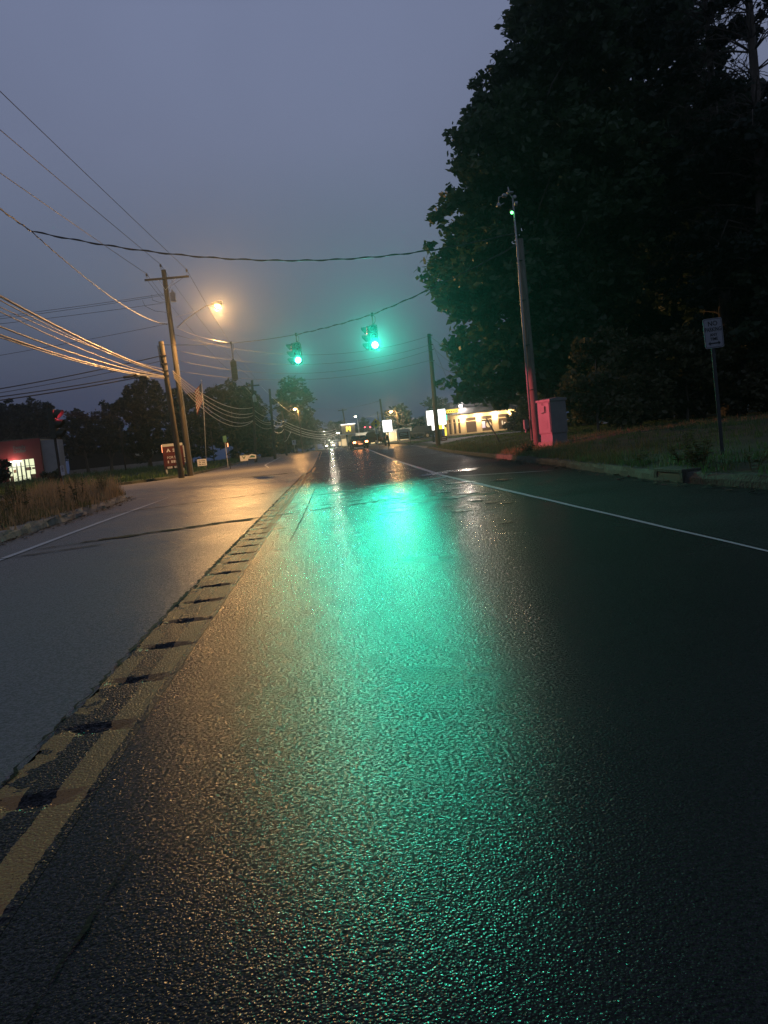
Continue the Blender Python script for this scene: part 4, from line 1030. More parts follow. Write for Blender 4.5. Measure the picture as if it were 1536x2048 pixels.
# telephone cable bundle lit by the street lamp
BL = [((327, 745), (0, 567), 0.5, 0.045, 'cable_grey', 'topmost thick cable of the orange lit bundle left of the short pole'),
      ((327, 746), (0, 573), 0.55, 0.02, 'cable_grey', 'thin cable tight below the topmost of the orange lit bundle'),
      ((326, 738), (0, 586), 0.55, 0.018, 'cable_grey', 'second thin cable of the orange lit bundle, ending short of the pole'),
      ((328, 752), (0, 592), 0.62, 0.02, 'cable_grey', 'third thin cable of the orange lit bundle'),
      ((328, 752), (0, 625), 0.55, 0.032, 'cable_grey', 'dark sheathed middle cable of the orange lit bundle'),
      ((329, 754), (0, 639), 0.60, 0.035, 'cable_grey', 'lower thick cable of the orange lit bundle with a lashed wire'),
      ((329, 755), (0, 643), 0.62, 0.022, 'cable_grey', 'lower thin cable lashed under the thick one of the lit bundle'),
      ((330, 758), (0, 656), 0.35, 0.014, 'cable_grey', 'lowest thin wire of the orange lit bundle')]
BLP = []
for a, b, sg, r, m, lab in BL:
    P = at(*a, 50.8); Q = at(*b, 27); cable('telephone_cable', lab, P, ext(P, Q, 1.5), sg, r, m, n=24, seg=8); BLP.append((P, Q))
# splice cases and a slack loop on the bundle
def on_cab(k, t, sg): P, Q = BLP[k]; E_ = ext(P, Q, 1.5); return P.lerp(E_, t) + Vector((0, 0, -4*sg*t*(1-t)))
q = on_cab(5, 0.18, 0.6); e = on_cab(5, 0.23, 0.6); mb = MB(); d = (e-q).normalized(); mb.lathe((0, 0, -0.08), d, [(0, 0.04), (0.05, 0.09), (0.9, 0.09), (0.95, 0.04)], 10); tag(mb.build('splice_case', 'cable_black', None, True, q), 'dark cylindrical splice case on the lit cable bundle near the short pole', 'splice case')
q = on_cab(7, 0.12, 0.35); mb = MB(); d = (on_cab(7, 0.16, 0.35) - q).normalized(); mb.lathe((0, 0, -0.12), d, [(0, 0.03), (0.04, 0.10), (0.7, 0.10), (0.74, 0.03)], 10); tag(mb.build('splice_case', 'dark_metal', None, True, q), 'lower splice case hanging by the slack loop of cable', 'splice case')
pts = [at(x, y, 46) for x, y in ((205, 722), (213, 735), (224, 744), (232, 743), (238, 732))]; mb = MB(); mb.tube([p_ - pts[0] for p_ in pts], 0.03, 8); tag(mb.build('cable_loop', 'cable_grey', None, True, pts[0]), 'pale slack loop of cable drooping under the lit bundle', 'cable')
# dark cables to the left along the side street
for (x1, y1), (x2, y2), r, lab in (((320, 712), (0, 772), 0.03, 'uppermost dark side street cable from the short pole'), ((322, 722), (0, 780), 0.018, 'thin dark side street cable, second from the top'), ((318, 741), (0, 788), 0.03, 'third dark side street cable with a long splice sleeve'), ((320, 746), (0, 795), 0.035, 'lowest and thickest dark side street cable')):
    P = at(x1, y1, 51); cable('telephone_cable', lab, P, ext(P, at(x2, y2, 47), 1.5), 0.18, r)
P = at(318, 741, 51); Q = at(0, 788, 47); q = P.lerp(Q, 0.16) + Vector((0, 0, -0.1)); mb = MB(); mb.lathe((0, 0, 0), (Q-P), [(0, 0.04), (0.05, 0.085), (0.75, 0.085), (0.8, 0.04)], 10); tag(mb.build('splice_case', 'cable_black', None, True, q), 'black splice sleeve on the dark side street cables left of the short pole', 'splice case')
# onward bundle sagging along the left verge
def pl_(px, py, Y): return at(px, py, Y)
SP1 = [((345, 742), (505, 815), 0.9), ((346, 746), (505, 826), 1.0), ((347, 750), (506, 831), 1.15), ((348, 754), (506, 841), 1.25), ((348, 756), (506, 842), 1.55)]
ord_ = ['first', 'second', 'third', 'fourth', 'fifth']
for k, (a, b, sg) in enumerate(SP1):
    cable('telephone_cable', f'{ord_[k]} cable from the top in the sagging bundle behind the flag', at(*a, 51), at(*b, 76), sg, 0.028, 'cable_grey', n=22)
for k, (a, b, sg) in enumerate([((505, 817), (541, 834), 0.25), ((506, 827), (541, 845), 0.3), ((506, 832), (542, 849), 0.3), ((506, 842), (542, 856), 0.35)]):
    cable('telephone_cable', f'{ord_[k]} cable from the top between the transformer pole and the next pole', at(*a, 76), at(*b, 80), sg, 0.026, 'cable_grey', n=12)
for k, (a, b, sg) in enumerate([((541, 834), (567, 843), 0.3), ((541, 846), (567, 850), 0.3), ((542, 856), (568, 858), 0.5)]):
    cable('telephone_cable', f'{ord_[k]} cable from the top between the second and the short flag pole', at(*a, 80), at(*b, 95), sg, 0.026, 'cable_grey', n=12)
for k, (a, b, sg) in enumerate([((567, 842), (672, 858), 0.9), ((567, 847), (674, 862), 1.0), ((567, 851), (676, 866), 1.0), ((568, 858), (678, 868), 1.0)]):
    cable('telephone_cable', f'{ord_[k]} cable from the top sagging away down the road beyond the short flag pole', at(*a, 95), at(*b, 150), sg, 0.03, 'cable_grey', n=16)
# wires across the road to the pole near the restaurant
for k, (a, Ya, b, sg, lab) in enumerate([((345, 668), 54, (858, 672), 1.4, 'thin wire across the road behind the signals, top one'), ((350, 700), 54, (859, 690), 1.2, 'thin wire across the road behind the signals, second one'), ((352, 720), 54, (860, 700), 1.3, 'thin wire across the road behind the signals, third one'), ((356, 742), 54, (862, 720), 1.0, 'thin wire across the road behind the signals, lowest one')]):
    cable('service_wire', lab, at(*a, Ya), at(*b, 58), sg, 0.013, n=24)
for (a, b, lab) in (((859, 672), (925, 712), 'upper wire from the plain pole right into the wood'), ((861, 690), (915, 735), 'middle wire from the plain pole right into the wood'), ((862, 720), (905, 745), 'lower wire from the plain pole right into the wood'), ((860, 674), (900, 770), 'steep wire from the plain pole down into the wood')):
    cable('service_wire', lab, at(*a, 58), at(*b, 52), 0.1, 0.013, n=8)
cable('power_line', 'far wire from the pole behind the diamond sign across the road', at(760, 801, 92), at(628, 816, 110), 0.5, 0.016, n=16)
cable('power_line', 'far wire from the thin pole to the crossarm pole', at(755, 825, 130), at(688, 842, 150), 0.4, 0.018, n=12)
cable('power_line', 'short far wire joining the two poles behind the diamond sign', at(762, 826, 92), at(748, 832, 130), 0.1, 0.016, n=6)
gw0, gw1 = at(973, 838, 44), at(999, 876, 40); gw1.z = verge_r(gw1.x, gw1.y)
mb = MB(); mb.tube([(0, 0, 0), (gw0 - gw1)*1.0], 0.045, 8); o = mb.build('guy_guard', 'dark_metal', None, True, gw1); tag(o, 'dark slanting guy wire guard in the grass before the restaurant', 'guy wire')

# ------------------------------------------------------------------ flags
def flag(label, tip, butt, w, h, Y, seedv, pole_to=None):
    """striped flag hanging from a slanted staff"""
    T, Bt = at(*tip, Y), at(*butt, Y)
    o = thing('flag', label, 'flag', Bt)
    mb = MB(); mb.tube([Vector((0, 0, 0)) if pole_to is None else pole_to - Bt, T - Bt] if pole_to is None else [pole_to - Bt, Vector((0, 0, 0)), T - Bt], 0.03, 8); mb.build('staff', 'galvanized', o, True)
    mb = MB(); mb.lathe(T - Bt, (0, 0, 1), [(0, 0.02), (0.03, 0.06), (0.09, 0.06), (0.12, 0.01)], 10); mb.build('finial', 'sign_white', o, True)
    mb = MB(); NU, NV = 13, 18; Lv = (Bt - T)
    for i in range(NV+1):
        v = i/NV
        for j in range(NU+1):
            u = j/NU
            p = (T - Bt) + Lv*(0.04 + 0.55*u + 0.0) + Vector((-w*v*0.62, 0.10*math.sin(u*9 + v*5)*v, -h*v*0.72*(0.55 + 0.45*u) ))
            mb.v.append(tuple(p))
    for i in range(NV):
        for j in range(NU):
            a = i*(NU+1)+j; mb.f.append((a, a+1, a+NU+2, a+NU+1))
            mb.m.append(2 if (j < 7 and i < 7) else (0 if j % 2 == 0 else 1))
    mb.build('cloth', ['flag_red', 'flag_white', 'flag_blue'], o, True)
    return o
fp = at(412, 930, 60); fp.z = lot_z(fp.x, fp.y)
flag('striped flag with a blue corner hanging from a tall slanted staff beside the cable bundle', (403, 762), (408, 826), 0.95, 1.5, 60, 1, fp)
f3 = at(570, 900, 94.8)
flag('small faint flag drooping from the short distant pole', (581, 866), (574, 880), 0.4, 0.5, 94.8, 2, at(569, 884, 94.8))

# ------------------------------------------------------------------ signs on the left lot
def board(name, label, c, w, h, m, rz=0.0, posts=(-0.4, 0.4), zg=None, cat='sign', thick=0.04, post_m='sign_pale', pr=0.035, group=None):
    """flat board centred at c on posts that reach the ground at zg"""
    o = thing(name, label, cat, Vector((c.x, c.y, zg)), rz, group); z = c.z - zg
    mb = MB(); mb.box((0, 0, z), (w, thick, h), 0, 0, 0.006); b = mb.build('panel', m, o)
    for px in posts:
        mb = MB(); mb.box((px*w, 0.04 + thick/2, (z+h*0.4)/2), (pr*2, pr*2, z+h*0.4)); mb.build('post', post_m, o)
    return o, b, z
def rows(parent, z, w, m, items, y=-0.024):
    """rows of small bar-like characters; items = (dz, height, [(x0,x1),...])"""
    mb = MB()
    for dz, h, segs in items:
        for a, b in segs:
            n = max(1, int((b-a)/(h*0.75)))
            for i in range(n):
                x0 = a + (b-a)*i/n; x1 = x0 + (b-a)/n*0.72
                mb.box(((x0+x1)/2, y, z + dz), (x1-x0, 0.006, h))
    return mb.build('lettering', m, parent)
c = at(347, 912, 61); zg = lot_z(c.x, c.y)
o, b, z = board('for_sale_sign', 'large red for sale board with pale top band behind the two utility poles', c, 1.55, 1.95, 'sign_red', rad(6), (-0.42, 0.42), zg, pr=0.05)
mb = MB(); mb.box((0, -0.023, z + 0.87), (1.55, 0.012, 0.20)); mb.build('header', 'sign_pale', b)
text('lettering', 'FOR SALE', 0.27, 'sign_white', b, (0.05, -0.024, z - 0.10), FACE, 0.003, 0.95)
rows(b, z, 1.5, 'sign_white', [(-0.42, 0.20, [(-0.48, -0.36), (-0.22, 0.28), (0.42, 0.58)]), (0.52, 0.09, [(0.0, 0.55)]), (0.38, 0.09, [(0.0, 0.55)])])
mb = MB(); mb.prism([(-0.5, 0.34), (-0.34, 0.62), (-0.16, 0.34), (-0.28, 0.34), (-0.34, 0.46), (-0.4, 0.34)], (0, -0.021, z), (1, 0, 0), (0, 0, 1), (0, -1, 0), 0.006); mb.build('emblem', 'sign_white', b)
mb = MB(); mb.box((0.02, -0.024, z - 0.86), (1.5, 0.012, 0.22)); mb.build('footer', 'sign_black', b)
rows(b, z, 1.5, 'sign_white', [(-0.86, 0.15, [(-0.55, -0.15), (-0.02, 0.25), (0.33, 0.6)])], -0.034)
c = at(366, 908, 63); zg = lot_z(c.x, c.y)
o, b, z = board('real_estate_sign', 'pale greenish board seen between the two utility poles', c, 1.0, 1.35, 'sign_pale', rad(-12), (0.3,), zg, pr=0.05)
mb = MB(); mb.box((0, -0.022, z - 0.32), (0.98, 0.008, 0.10)); mb.box((0, -0.022, z - 0.5), (0.98, 0.008, 0.07)); mb.build('lettering', 'sign_black', b)
c = at(404, 925, 58); zg = lot_z(c.x, c.y)
o, b, z = board('yard_sign', 'white yard sign with three rows of dark lettering right of the tall utility pole', c, 0.68, 0.50, 'sign_white', rad(4), (-0.35, 0.35), zg, thick=0.01, post_m='dark_metal', pr=0.008)
rows(b, z, 0.7, 'sign_black', [(0.13, 0.045, [(-0.22, -0.08), (-0.04, 0.25)]), (0.0, 0.06, [(-0.22, -0.06), (0.02, 0.24)]), (-0.14, 0.065, [(-0.25, -0.06), (-0.02, 0.12), (0.15, 0.26)])], -0.009)
c = at(488, 916, 62); zg = lot_z(c.x, c.y)
o, b, z = board('yard_sign', 'pale yard sign with a dark v shaped mark, left of the roof shaped one', c, 0.62, 0.46, 'sign_white', rad(6), (-0.35, 0.35), zg, thick=0.01, post_m='dark_metal', pr=0.008)
mb = MB(); mb.prism([(-0.14, 0.14), (-0.07, 0.14), (0.0, 0.02), (0.07, 0.14), (0.14, 0.14), (0.02, -0.08), (-0.02, -0.08)], (0, -0.006, z), (1, 0, 0), (0, 0, 1), (0, -1, 0), 0.003); mb.build('emblem', 'sign_green', b)
mb = MB(); mb.box((0, -0.0075, z + 0.20), (0.58, 0.004, 0.03)); mb.build('border', 'sign_green', b)
c = at(501, 914, 63.5); zg = lot_z(c.x, c.y)
o = thing('yard_sign', 'pale turquoise yard sign cut to a roof shape, behind the v marked one', 'sign', Vector((c.x, c.y, zg))); z = c.z - zg
mb = MB(); mb.prism([(-0.46, -0.12), (0.46, -0.16), (0.46, 0.14), (0.12, 0.24), (-0.46, 0.08)], (0, 0, z), (1, 0, 0), (0, 0, 1), (0, -1, 0), 0.01); b = mb.build('panel', 'sign_white', o)
mb = MB(); mb.prism([(-0.12, -0.04), (0.36, -0.06), (0.36, 0.06), (0.10, 0.14)], (0, -0.011, z), (1, 0, 0), (0, 0, 1), (0, -1, 0), 0.004); mb.build('emblem', 'sign_green', b)
for x in (-0.3, 0.3): mb = MB(); mb.box((x, 0.012, z/2), (0.016, 0.016, z)); mb.build('post', 'dark_metal', o)
c = at(449.5, 878, 60); zg = lot_z(c.x, c.y)
o, b, z = board('street_sign', 'small dark green sign on a thin post right of the white yard sign', c, 0.28, 0.50, 'sign_green', rad(8), (0.0,), zg, thick=0.01, post_m='galvanized', pr=0.025)
def marker(label, px, py, Y, h, m):
    c = at(px, py, Y); zg = lot_z(c.x, c.y); o = thing('marker_post', label, 'marker', Vector((c.x, c.y, zg))); z = c.z - zg
    mb = MB(); mb.tube([(0, 0, -0.1), (0, 0, z - h/2)], 0.03, 8); mb.box((0, 0, z), (0.13, 0.05, h + 0.08), 0, 0, 0.01); mb.build('post', 'dark_metal', o)
    mb = MB(); mb.box((0, -0.032, z), (0.085, 0.012, h), 0, 0, 0.004); mb.build('lit_reflector', m, o)  # the strip's reflected light is put in as emission
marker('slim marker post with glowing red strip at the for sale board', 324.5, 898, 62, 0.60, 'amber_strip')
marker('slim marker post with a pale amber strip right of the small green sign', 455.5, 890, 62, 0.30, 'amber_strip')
c = at(588, 885, 96); zg = lot_z(c.x, c.y)
o, b, z = board('speed_limit_sign', 'pale upright rectangular road sign on the far left verge beyond the poles', c, 0.46, 0.60, 'sign_white', 0, (0.0,), zg, thick=0.01, post_m='galvanized', pr=0.03)
rows(b, z, 0.4, 'sign_black', [(0.1, 0.2, [(-0.08, 0.08)])], -0.009)
# thin bare posts in the lot
for px0, py0, px1, py1, Y, lab in ((239, 848, 250, 928, 75, 'thin bare pole in the grass lot left of the store sign letters'), (421, 858, 427, 910, 80, 'thin brownish pole in the lot behind the white yard sign')):
    a, b_ = at(px1, py1, Y), at(px0, py0, Y); mb = MB(); mb.tube([(0, 0, -0.6), b_ - a], [0.07, 0.05], 8); tag(mb.build('thin_pole', 'pole_wood', None, True, a), lab, 'pole')

# ------------------------------------------------------------------ buildings on the left
S0 = at(63, 962, 130); S0.z = lot_z(S0.x, S0.y) - 0.1
px_m = 130/FOC
st = thing('store', 'store with a red square front over a lit entrance and pale grey side walls', 'building', S0, rad(3))
mb = MB(); mb.box((-13.0, 3, 3.0), (20, 14, 6.0)); mb.build('side_wall', 'store_grey', st)
mb = MB(); mb.box((4.75, -2.5, 3.05), (2.5, 3.0, 6.1)); mb.build('side_wall', 'store_grey', st)
mb = MB(); W_, H_, GW, GH = 6.9, 6.5, 4.2, 3.4; gx0 = 0.15
for (x0, x1, z0, z1) in ((-W_/2, gx0-GW/2, 0, H_), (gx0+GW/2, W_/2, 0, H_), (gx0-GW/2, gx0+GW/2, GH, H_)):
    mb.box(((x0+x1)/2, -4.3, (z0+z1)/2), (x1-x0, 0.6, z1-z0))
mb.box((0, 0.5, 3.2), (W_-0.2, 8.9, 6.3)) if False else None
mb.build('front', 'store_red', st)
mb = MB(); mb.box((0, 0, H_+0.05), (W_+0.1, 9.2, 0.14)); mb.build('roof', 'roof_dark', st)
mb = MB(); mb.box((0, 4.0, 3.2), (W_, 0.3, 6.4)); mb.box((-W_/2+0.15, 0, 3.2), (0.3, 7.9, 6.4)); mb.box((W_/2-0.15, 0, 3.2), (0.3, 7.9, 6.4)); mb.build('inner_wall', 'wall_cream', st)
win = MB(); win.box((gx0, -4.12, GH/2), (GW, 0.03, GH)); wo = win.build('window', 'store_lit', st)
mb = MB()
for x in (-2.1, -1.45, -0.75, -0.1, 0.55, 1.2, 2.1): mb.box((gx0 + x, -4.18, GH/2), (0.10 if x not in (-0.75, -0.1, 0.55) else 0.2, 0.08, GH-0.03))
mb.box((gx0, -4.18, 2.35), (GW, 0.07, 0.08)); mb.build('mullion', 'dark_metal', wo)
mb = MB()
for x, z, w, h in ((-1.7, 0.5, 0.5, 1.0), (1.6, 0.55, 0.8, 0.9), (0.9, 1.9, 1.0, 0.5), (-1.1, 1.7, 0.4, 0.5), (1.75, 1.9, 0.4, 0.3)): mb.box((gx0 + x, -4.16, z), (w, 0.04, h))
mb.build('shelving', 'brick_brown', wo)
mb = MB(); mb.box((gx0 - 0.9, -4.35, 3.2), (2.0, 0.25, 0.22)); mb.build('ceiling_light', 'store_ceiling', st)
for body, zz in (('Family', 5.35), ('Dollar', 4.75)):
    text('lettering', body, 0.75, 'porcelain', st, (0.35, -4.61, zz), FACE, 0.03)
mb = MB(); mb.box((-6, -4.2, 4.1), (0.5, 0.3, 0.18)); mb.build('wall_lamp', 'dark_metal', st)

# auto parts store, dark, with unlit letters
q = at(235, 915, 150); q.z = lot_z(q.x, q.y)
ap = thing('auto_parts_store', 'long dark store with unlit sign letters and a pale lower wall behind the grass lot', 'building', q, rad(2))
mb = MB(); mb.box((1.5, 5, 2.6), (21, 10, 3.6)); mb.build('wall', 'wall_dark', ap)
mb = MB(); mb.box((1.5, -0.15, 0.35), (21.1, 0.25, 1.3)); mb.build('pale_base', 'wall_pale', ap)
mb = MB(); mb.box((1.5, 5, 4.5), (21.4, 10.4, 0.25)); mb.build('roof', 'roof_dark', ap)
s = at(287, 903, 149.5) - q; text('lettering', "O'Reilly", 1.05, 'sign_green', ap, (s.x, -0.06, s.z), FACE, 0.05)
bk = MB(); bk.prism(rrect(3.6, 1.25, 0.5), (s.x, 0.0, s.z - 0.05), (1, 0, 0), (0, 0, 1), (0, -1, 0), 0.04); bk.build('letter_outline', 'sign_pale', ap)
for body, pp_ in (('AUTO', (316, 894)), ('PARTS', (314, 902))):
    s = at(*pp_, 149.5) - q; text('lettering', body, 0.82, 'sign_pale', ap, (s.x, -0.06, s.z), FACE, 0.05)

# ------------------------------------------------------------------ restaurant on the right
R0 = at(893, 873, 96); R1 = at(1034, 866, 92)
rz = math.atan2(R1.y - R0.y, R1.x - R0.x); base_z = verge_r(R0.x, R0.y) + 0.02
R0.z = base_z
re = thing('restaurant', 'low restaurant with dark sloping roof and glowing cream front with tall windows', 'building', R0, rz)
Lr = (Vector((R1.x, R1.y, 0)) - Vector((R0.x, R0.y, 0))).length; Hw = 2.45
bays = [(0.35, 0.75), (0.95, 1.35), (1.55, 1.95), (2.6, 4.0), (4.6, 6.0), (6.7, 8.1)]
mb = MB(); xs = 0.0
for a, b in bays + [(Lr, Lr)]:
    mb.box(((xs+a)/2, 0.1, Hw/2), (a-xs, 0.2, Hw)) if a - xs > 0.01 else None
    if b > a: mb.box(((a+b)/2, 0.1, 0.12), (b-a, 0.2, 0.24)); mb.box(((a+b)/2, 0.1, Hw-0.2), (b-a, 0.2, 0.4))
    xs = b
mb.build('front_wall', 'wall_cream', re)
mb = MB(); mb.box((0.1, 4.1, Hw/2), (0.2, 7.8, Hw)); mb.box((Lr-0.1, 4.1, Hw/2), (0.2, 7.8, Hw)); mb.box((Lr/2, 7.9, Hw/2), (Lr-0.4, 0.2, Hw)); mb.build('side_wall', 'brick_brown', re)
for i, (a, b) in enumerate(bays):
    mb = MB(); mb.box(((a+b)/2, 0.14, (Hw-0.16)/2 + 0.02), (b-a, 0.02, Hw-0.66)); w_ = mb.build('window', 'window_dim' if i > 2 else 'window_dim', re)
    mb = MB(); fr = 0.05
    for x in (a+fr/2, b-fr/2): mb.box((x, 0.09, (Hw-0.16)/2), (fr, 0.07, Hw-0.68))
    mb.box(((a+b)/2, 0.09, 1.62), (b-a-2*fr, 0.06, 0.09)); mb.build('frame', 'wall_cream', w_)
mb = MB(); mb.lathe((5.5, 0.09, 0.95), (0, -1, 0), [(0, 0.34), (0.01, 0.34), (0.012, 0.001)], 18); mb.build('round_poster', 'window_warm', re)
mb = MB(); mb.box((4.86, 0.1, 1.0), (0.42, 0.02, 0.8)); mb.build('window_sign', 'neon_violet', re)
mb = MB(); mb.box((7.2, 0.1, 1.0), (0.12, 0.02, 0.5)); mb.box((7.5, 0.1, 0.9), (0.2, 0.02, 0.3)); mb.build('window_poster', 'sign_white', re)
mb = MB(); prof = [(-0.9, Hw), (-0.9, Hw+0.14), (2.8, Hw+1.75), (8.2, Hw+1.75), (8.2, Hw)]
mb.prism(prof, (-0.5, 0, 0), (0, 1, 0), (0, 0, 1), (1, 0, 0), Lr+1.0); mb.build('roof', 'roof_dark', re)
mb = MB(); mb.box((Lr/2, -0.93, Hw+0.07), (Lr+1.0, 0.05, 0.16)); mb.build('fascia', 'wall_cream', re)
mb = MB(); mb.box((Lr*0.85, 3.2, Hw+1.95), (3.6, 0.3, 0.28)); mb.box((Lr*0.5, 3.4, Hw+1.9), (5.0, 0.3, 0.2)); mb.build('roof_ridge', 'wall_pale', re)
LAMPS = []
for x in (2.27, 4.3, 6.35, 8.5):
    mb = MB(); mb.lathe((x, -0.16, Hw-0.26), (0, 0, -1), [(0, 0.05), (0.04, 0.09), (0.14, 0.11), (0.2, 0.07), (0.22, 0.01)], 12); w_ = mb.build('wall_lamp', 'lamp_warm', re, True)
    LAMPS.append((re, Vector((x, -0.45, Hw-0.42))))
mb = MB(); mb.box((4.0, -1.6, 0.02), (Lr, 2.6, 0.08)); mb.build('walkway', 'concrete', re)
# sloping pale path in front
c = at(905, 822, 94); o = thing('roof_sign', 'small yellow lit sign standing on the left end of the restaurant roof', 'sign', Vector((c.x, c.y, c.z - 0.4)), rz + rad(-4))
mb = MB(); mb.box((0, 0, 0.4), (1.55, 0.16, 0.40), 0, 0, 0.02); b = mb.build('panel', 'neon_yellow', o)
mb = MB(); mb.box((0, 0, 0.66), (1.65, 0.18, 0.07)); mb.build('trim', 'wall_cream', o)
mb = MB()
for k in range(6): mb.box((-0.6 + k*0.24, -0.084, 0.36), (0.13, 0.01, 0.18))
mb.build('lettering', 'brick_brown', b)
mb = MB(); mb.tube([(-0.5, 0, -0.5), (-0.5, 0, 0.2)], 0.03, 6); mb.tube([(0.5, 0, -0.5), (0.5, 0, 0.2)], 0.03, 6); mb.build('bracket', 'dark_metal', o)
FL = at(921, 812, 96)
o = thing('floodlight', 'bright white floodlight on a pole above the restaurant roof', 'floodlight', Vector((FL.x, FL.y, base_z)))
mb = MB(); mb.tube([(0, 0.2, 0), (0, 0.2, FL.z - base_z + 0.1)], 0.05, 8); mb.build('pole', 'grey_metal', o, True)
mb = MB(); mb.box((0, 0.06, FL.z - base_z), (0.5, 0.16, 0.42), 0, 0, 0.03); h = mb.build('housing', 'grey_metal', o)
mb = MB(); mb.lathe((0, -0.02, FL.z - base_z), (0, -1, 0), [(0, 0.20), (0.03, 0.19), (0.06, 0.12), (0.07, 0.01)], 14); mb.build('lens', 'flood', h, True)
# porch railing
c = at(1045, 855, 88); c.z = verge_r(c.x, c.y); o = thing('handrail', 'pale handrail at the right end of the restaurant', 'railing', c)
mb = MB()
for k in range(5): mb.tube([(k*0.35, 0, 0), (k*0.35, 0, 1.0 + 0.14*k)], 0.04, 6)
mb.build('baluster', 'wall_pale', o)
mb = MB(); mb.tube([(0, 0, 1.0), (1.4, 0, 1.56)], 0.05, 6); mb.build('rail', 'wall_pale', o)

# lit roadside signs
def lit_sign(name, label, c, w, h, zg, m='sign_lit', rz=0.0, pr=0.07, postx=0.0, post_m='dark_metal', depth=0.25):
    o = thing(name, label, 'sign', Vector((c.x, c.y, zg)), rz); z = c.z - zg
    mb = MB(); mb.tube([(postx, 0, -0.2), (postx, 0, z - h/2)], pr, 8); mb.build('post', post_m, o, True)
    mb = MB(); mb.box((0, 0, z), (w + 0.10, depth, h + 0.10), 0, 0, 0.02); cs = mb.build('case', 'grey_metal', o)
    mb = MB(); mb.box((0, -depth/2 - 0.006, z), (w, 0.012, h)); b = mb.build('face', m, cs)
    return o, b, z
c = at(774.5, 852, 86); vz = verge_r(c.x, c.y)
o, b, z = lit_sign('lit_sign', 'brightly lit white sign with a pale blue waist on a post beside the mailbox', c, 1.0, 1.25, vz)
mb = MB()
mb.prism([(-0.5, -0.25), (-0.36, -0.31), (-0.5, -0.38)], (0, -0.1395, z), (1, 0, 0), (0, 0, 1), (0, -1, 0), 0.004); mb.prism([(0.5, -0.25), (0.36, -0.31), (0.5, -0.38)], (0, -0.1395, z), (1, 0, 0), (0, 0, 1), (0, -1, 0), 0.004); mb.build('emblem', 'sign_lit_blue', b)
c = at(860, 836, 72); vz = verge_r(c.x, c.y)
lit_sign('lit_sign', 'bright blank white sign just left of the plain utility pole', c, 0.62, 1.32, vz, postx=0.1)
c = at(882, 834, 72)
o, b, z = lit_sign('lit_sign', 'bright wide white sign just right of the plain utility pole', c, 0.85, 1.42, vz, postx=-0.2)
mb = MB(); mb.box((0.5, -0.1, z - 0.1), (0.10, 0.1, 0.5)); mb.build('neon_tube', 'neon_green', o)
c = at(866, 855, 72); lit_sign('lit_sign', 'small bright sign hung low left of the plain utility pole', c, 0.22, 0.5, vz, pr=0.04)
c = at(883, 853, 72); o, b, z = lit_sign('lit_sign', 'small yellow and white lit sign right of the plain utility pole', c, 0.5, 0.45, vz, 'neon_yellow', pr=0.04)
mb = MB(); mb.box((0.14, -0.14, z), (0.12, 0.01, 0.4)); mb.build('lettering', 'sign_lit', b)
c = at(888, 877, 70); zg = verge_r(c.x, c.y); o, b, z = board('reader_board', 'small dark red board on the grass left of the restaurant', c, 0.55, 0.45, 'brick_brown', 0, (-0.4, 0.4), zg, post_m='dark_metal'); rows(b, z, 0.5, 'sign_white', [(0.08, 0.07, [(-0.18, 0.18)]), (-0.08, 0.06, [(-0.15, 0.15)])])
c = at(891, 863, 74); lit_sign('lit_sign', 'narrow amber lit column sign at the left end of the restaurant', c, 0.16, 0.8, verge_r(c.x, c.y), 'neon_yellow', pr=0.03)
# real estate board
c = at(807, 868, 84); zg = verge_r(c.x, c.y)
o, b, z = board('roadside_board', 'wide grey board with red lettering band on dark posts, right of the lit white sign', c, 1.35, 1.15, 'sign_pale', 0, (-0.5, 0.5), zg, pr=0.05, post_m='dark_metal')
mb = MB(); mb.box((0.02, -0.024, z - 0.05), (1.05, 0.008, 0.5)); mb.box((0.02, -0.024, z - 0.42), (1.05, 0.008, 0.18)); mb.build('red_band', 'sign_red', b)
rows(b, z, 1.2, 'sign_white', [(0.06, 0.10, [(-0.4, 0.42)]), (-0.10, 0.08, [(-0.4, 0.42)])], -0.031)
# diamond signal-ahead sign
c = at(751.5, 847, 80); zg = verge_r(c.x, c.y) if c.x > kerb_r(80) else roadz(80)
o = thing('warning_sign', 'yellow diamond signal ahead sign over a small white plaque on the right verge', 'sign', Vector((c.x, c.y, zg)), rad(-3)); z = c.z - zg
mb = MB(); mb.box((0.0, 0.04, z/2), (0.06, 0.05, z + 0.6)); mb.build('post', 'galvanized', o)
dm = MB(); k = 0.54; dm.prism([(0, -k), (k, 0), (0, k), (-k, 0)], (0, 0, z), (1, 0, 0), (0, 0, 1), (0, -1, 0), 0.01); pnl = dm.build('panel', 'sign_yellow', o)
mb = MB(); mb.prism(rrect(0.2, 0.62, 0.06), (0, -0.0125, z), (1, 0, 0), (0, 0, 1), (0, -1, 0), 0.004); sym = mb.build('symbol', 'sign_black', pnl)
for i, m in enumerate(('sign_red', 'sign_yellow', 'sign_green')):
    mb = MB(); mb.lathe((0, -0.017, z + 0.19 - 0.19*i), (0, -1, 0), [(0, 0.066), (0.004, 0.066), (0.005, 0.001)], 12); mb.build('symbol_lens', m, sym)
mb = MB(); mb.box((0, 0, z - 0.86), (0.34, 0.012, 0.46)); b = mb.build('plaque', 'sign_white', o); rows(b, z - 0.86, 0.3, 'sign_black', [(0.08, 0.12, [(-0.1, 0.1)]), (-0.1, 0.08, [(-0.1, 0.1)])], -0.012)
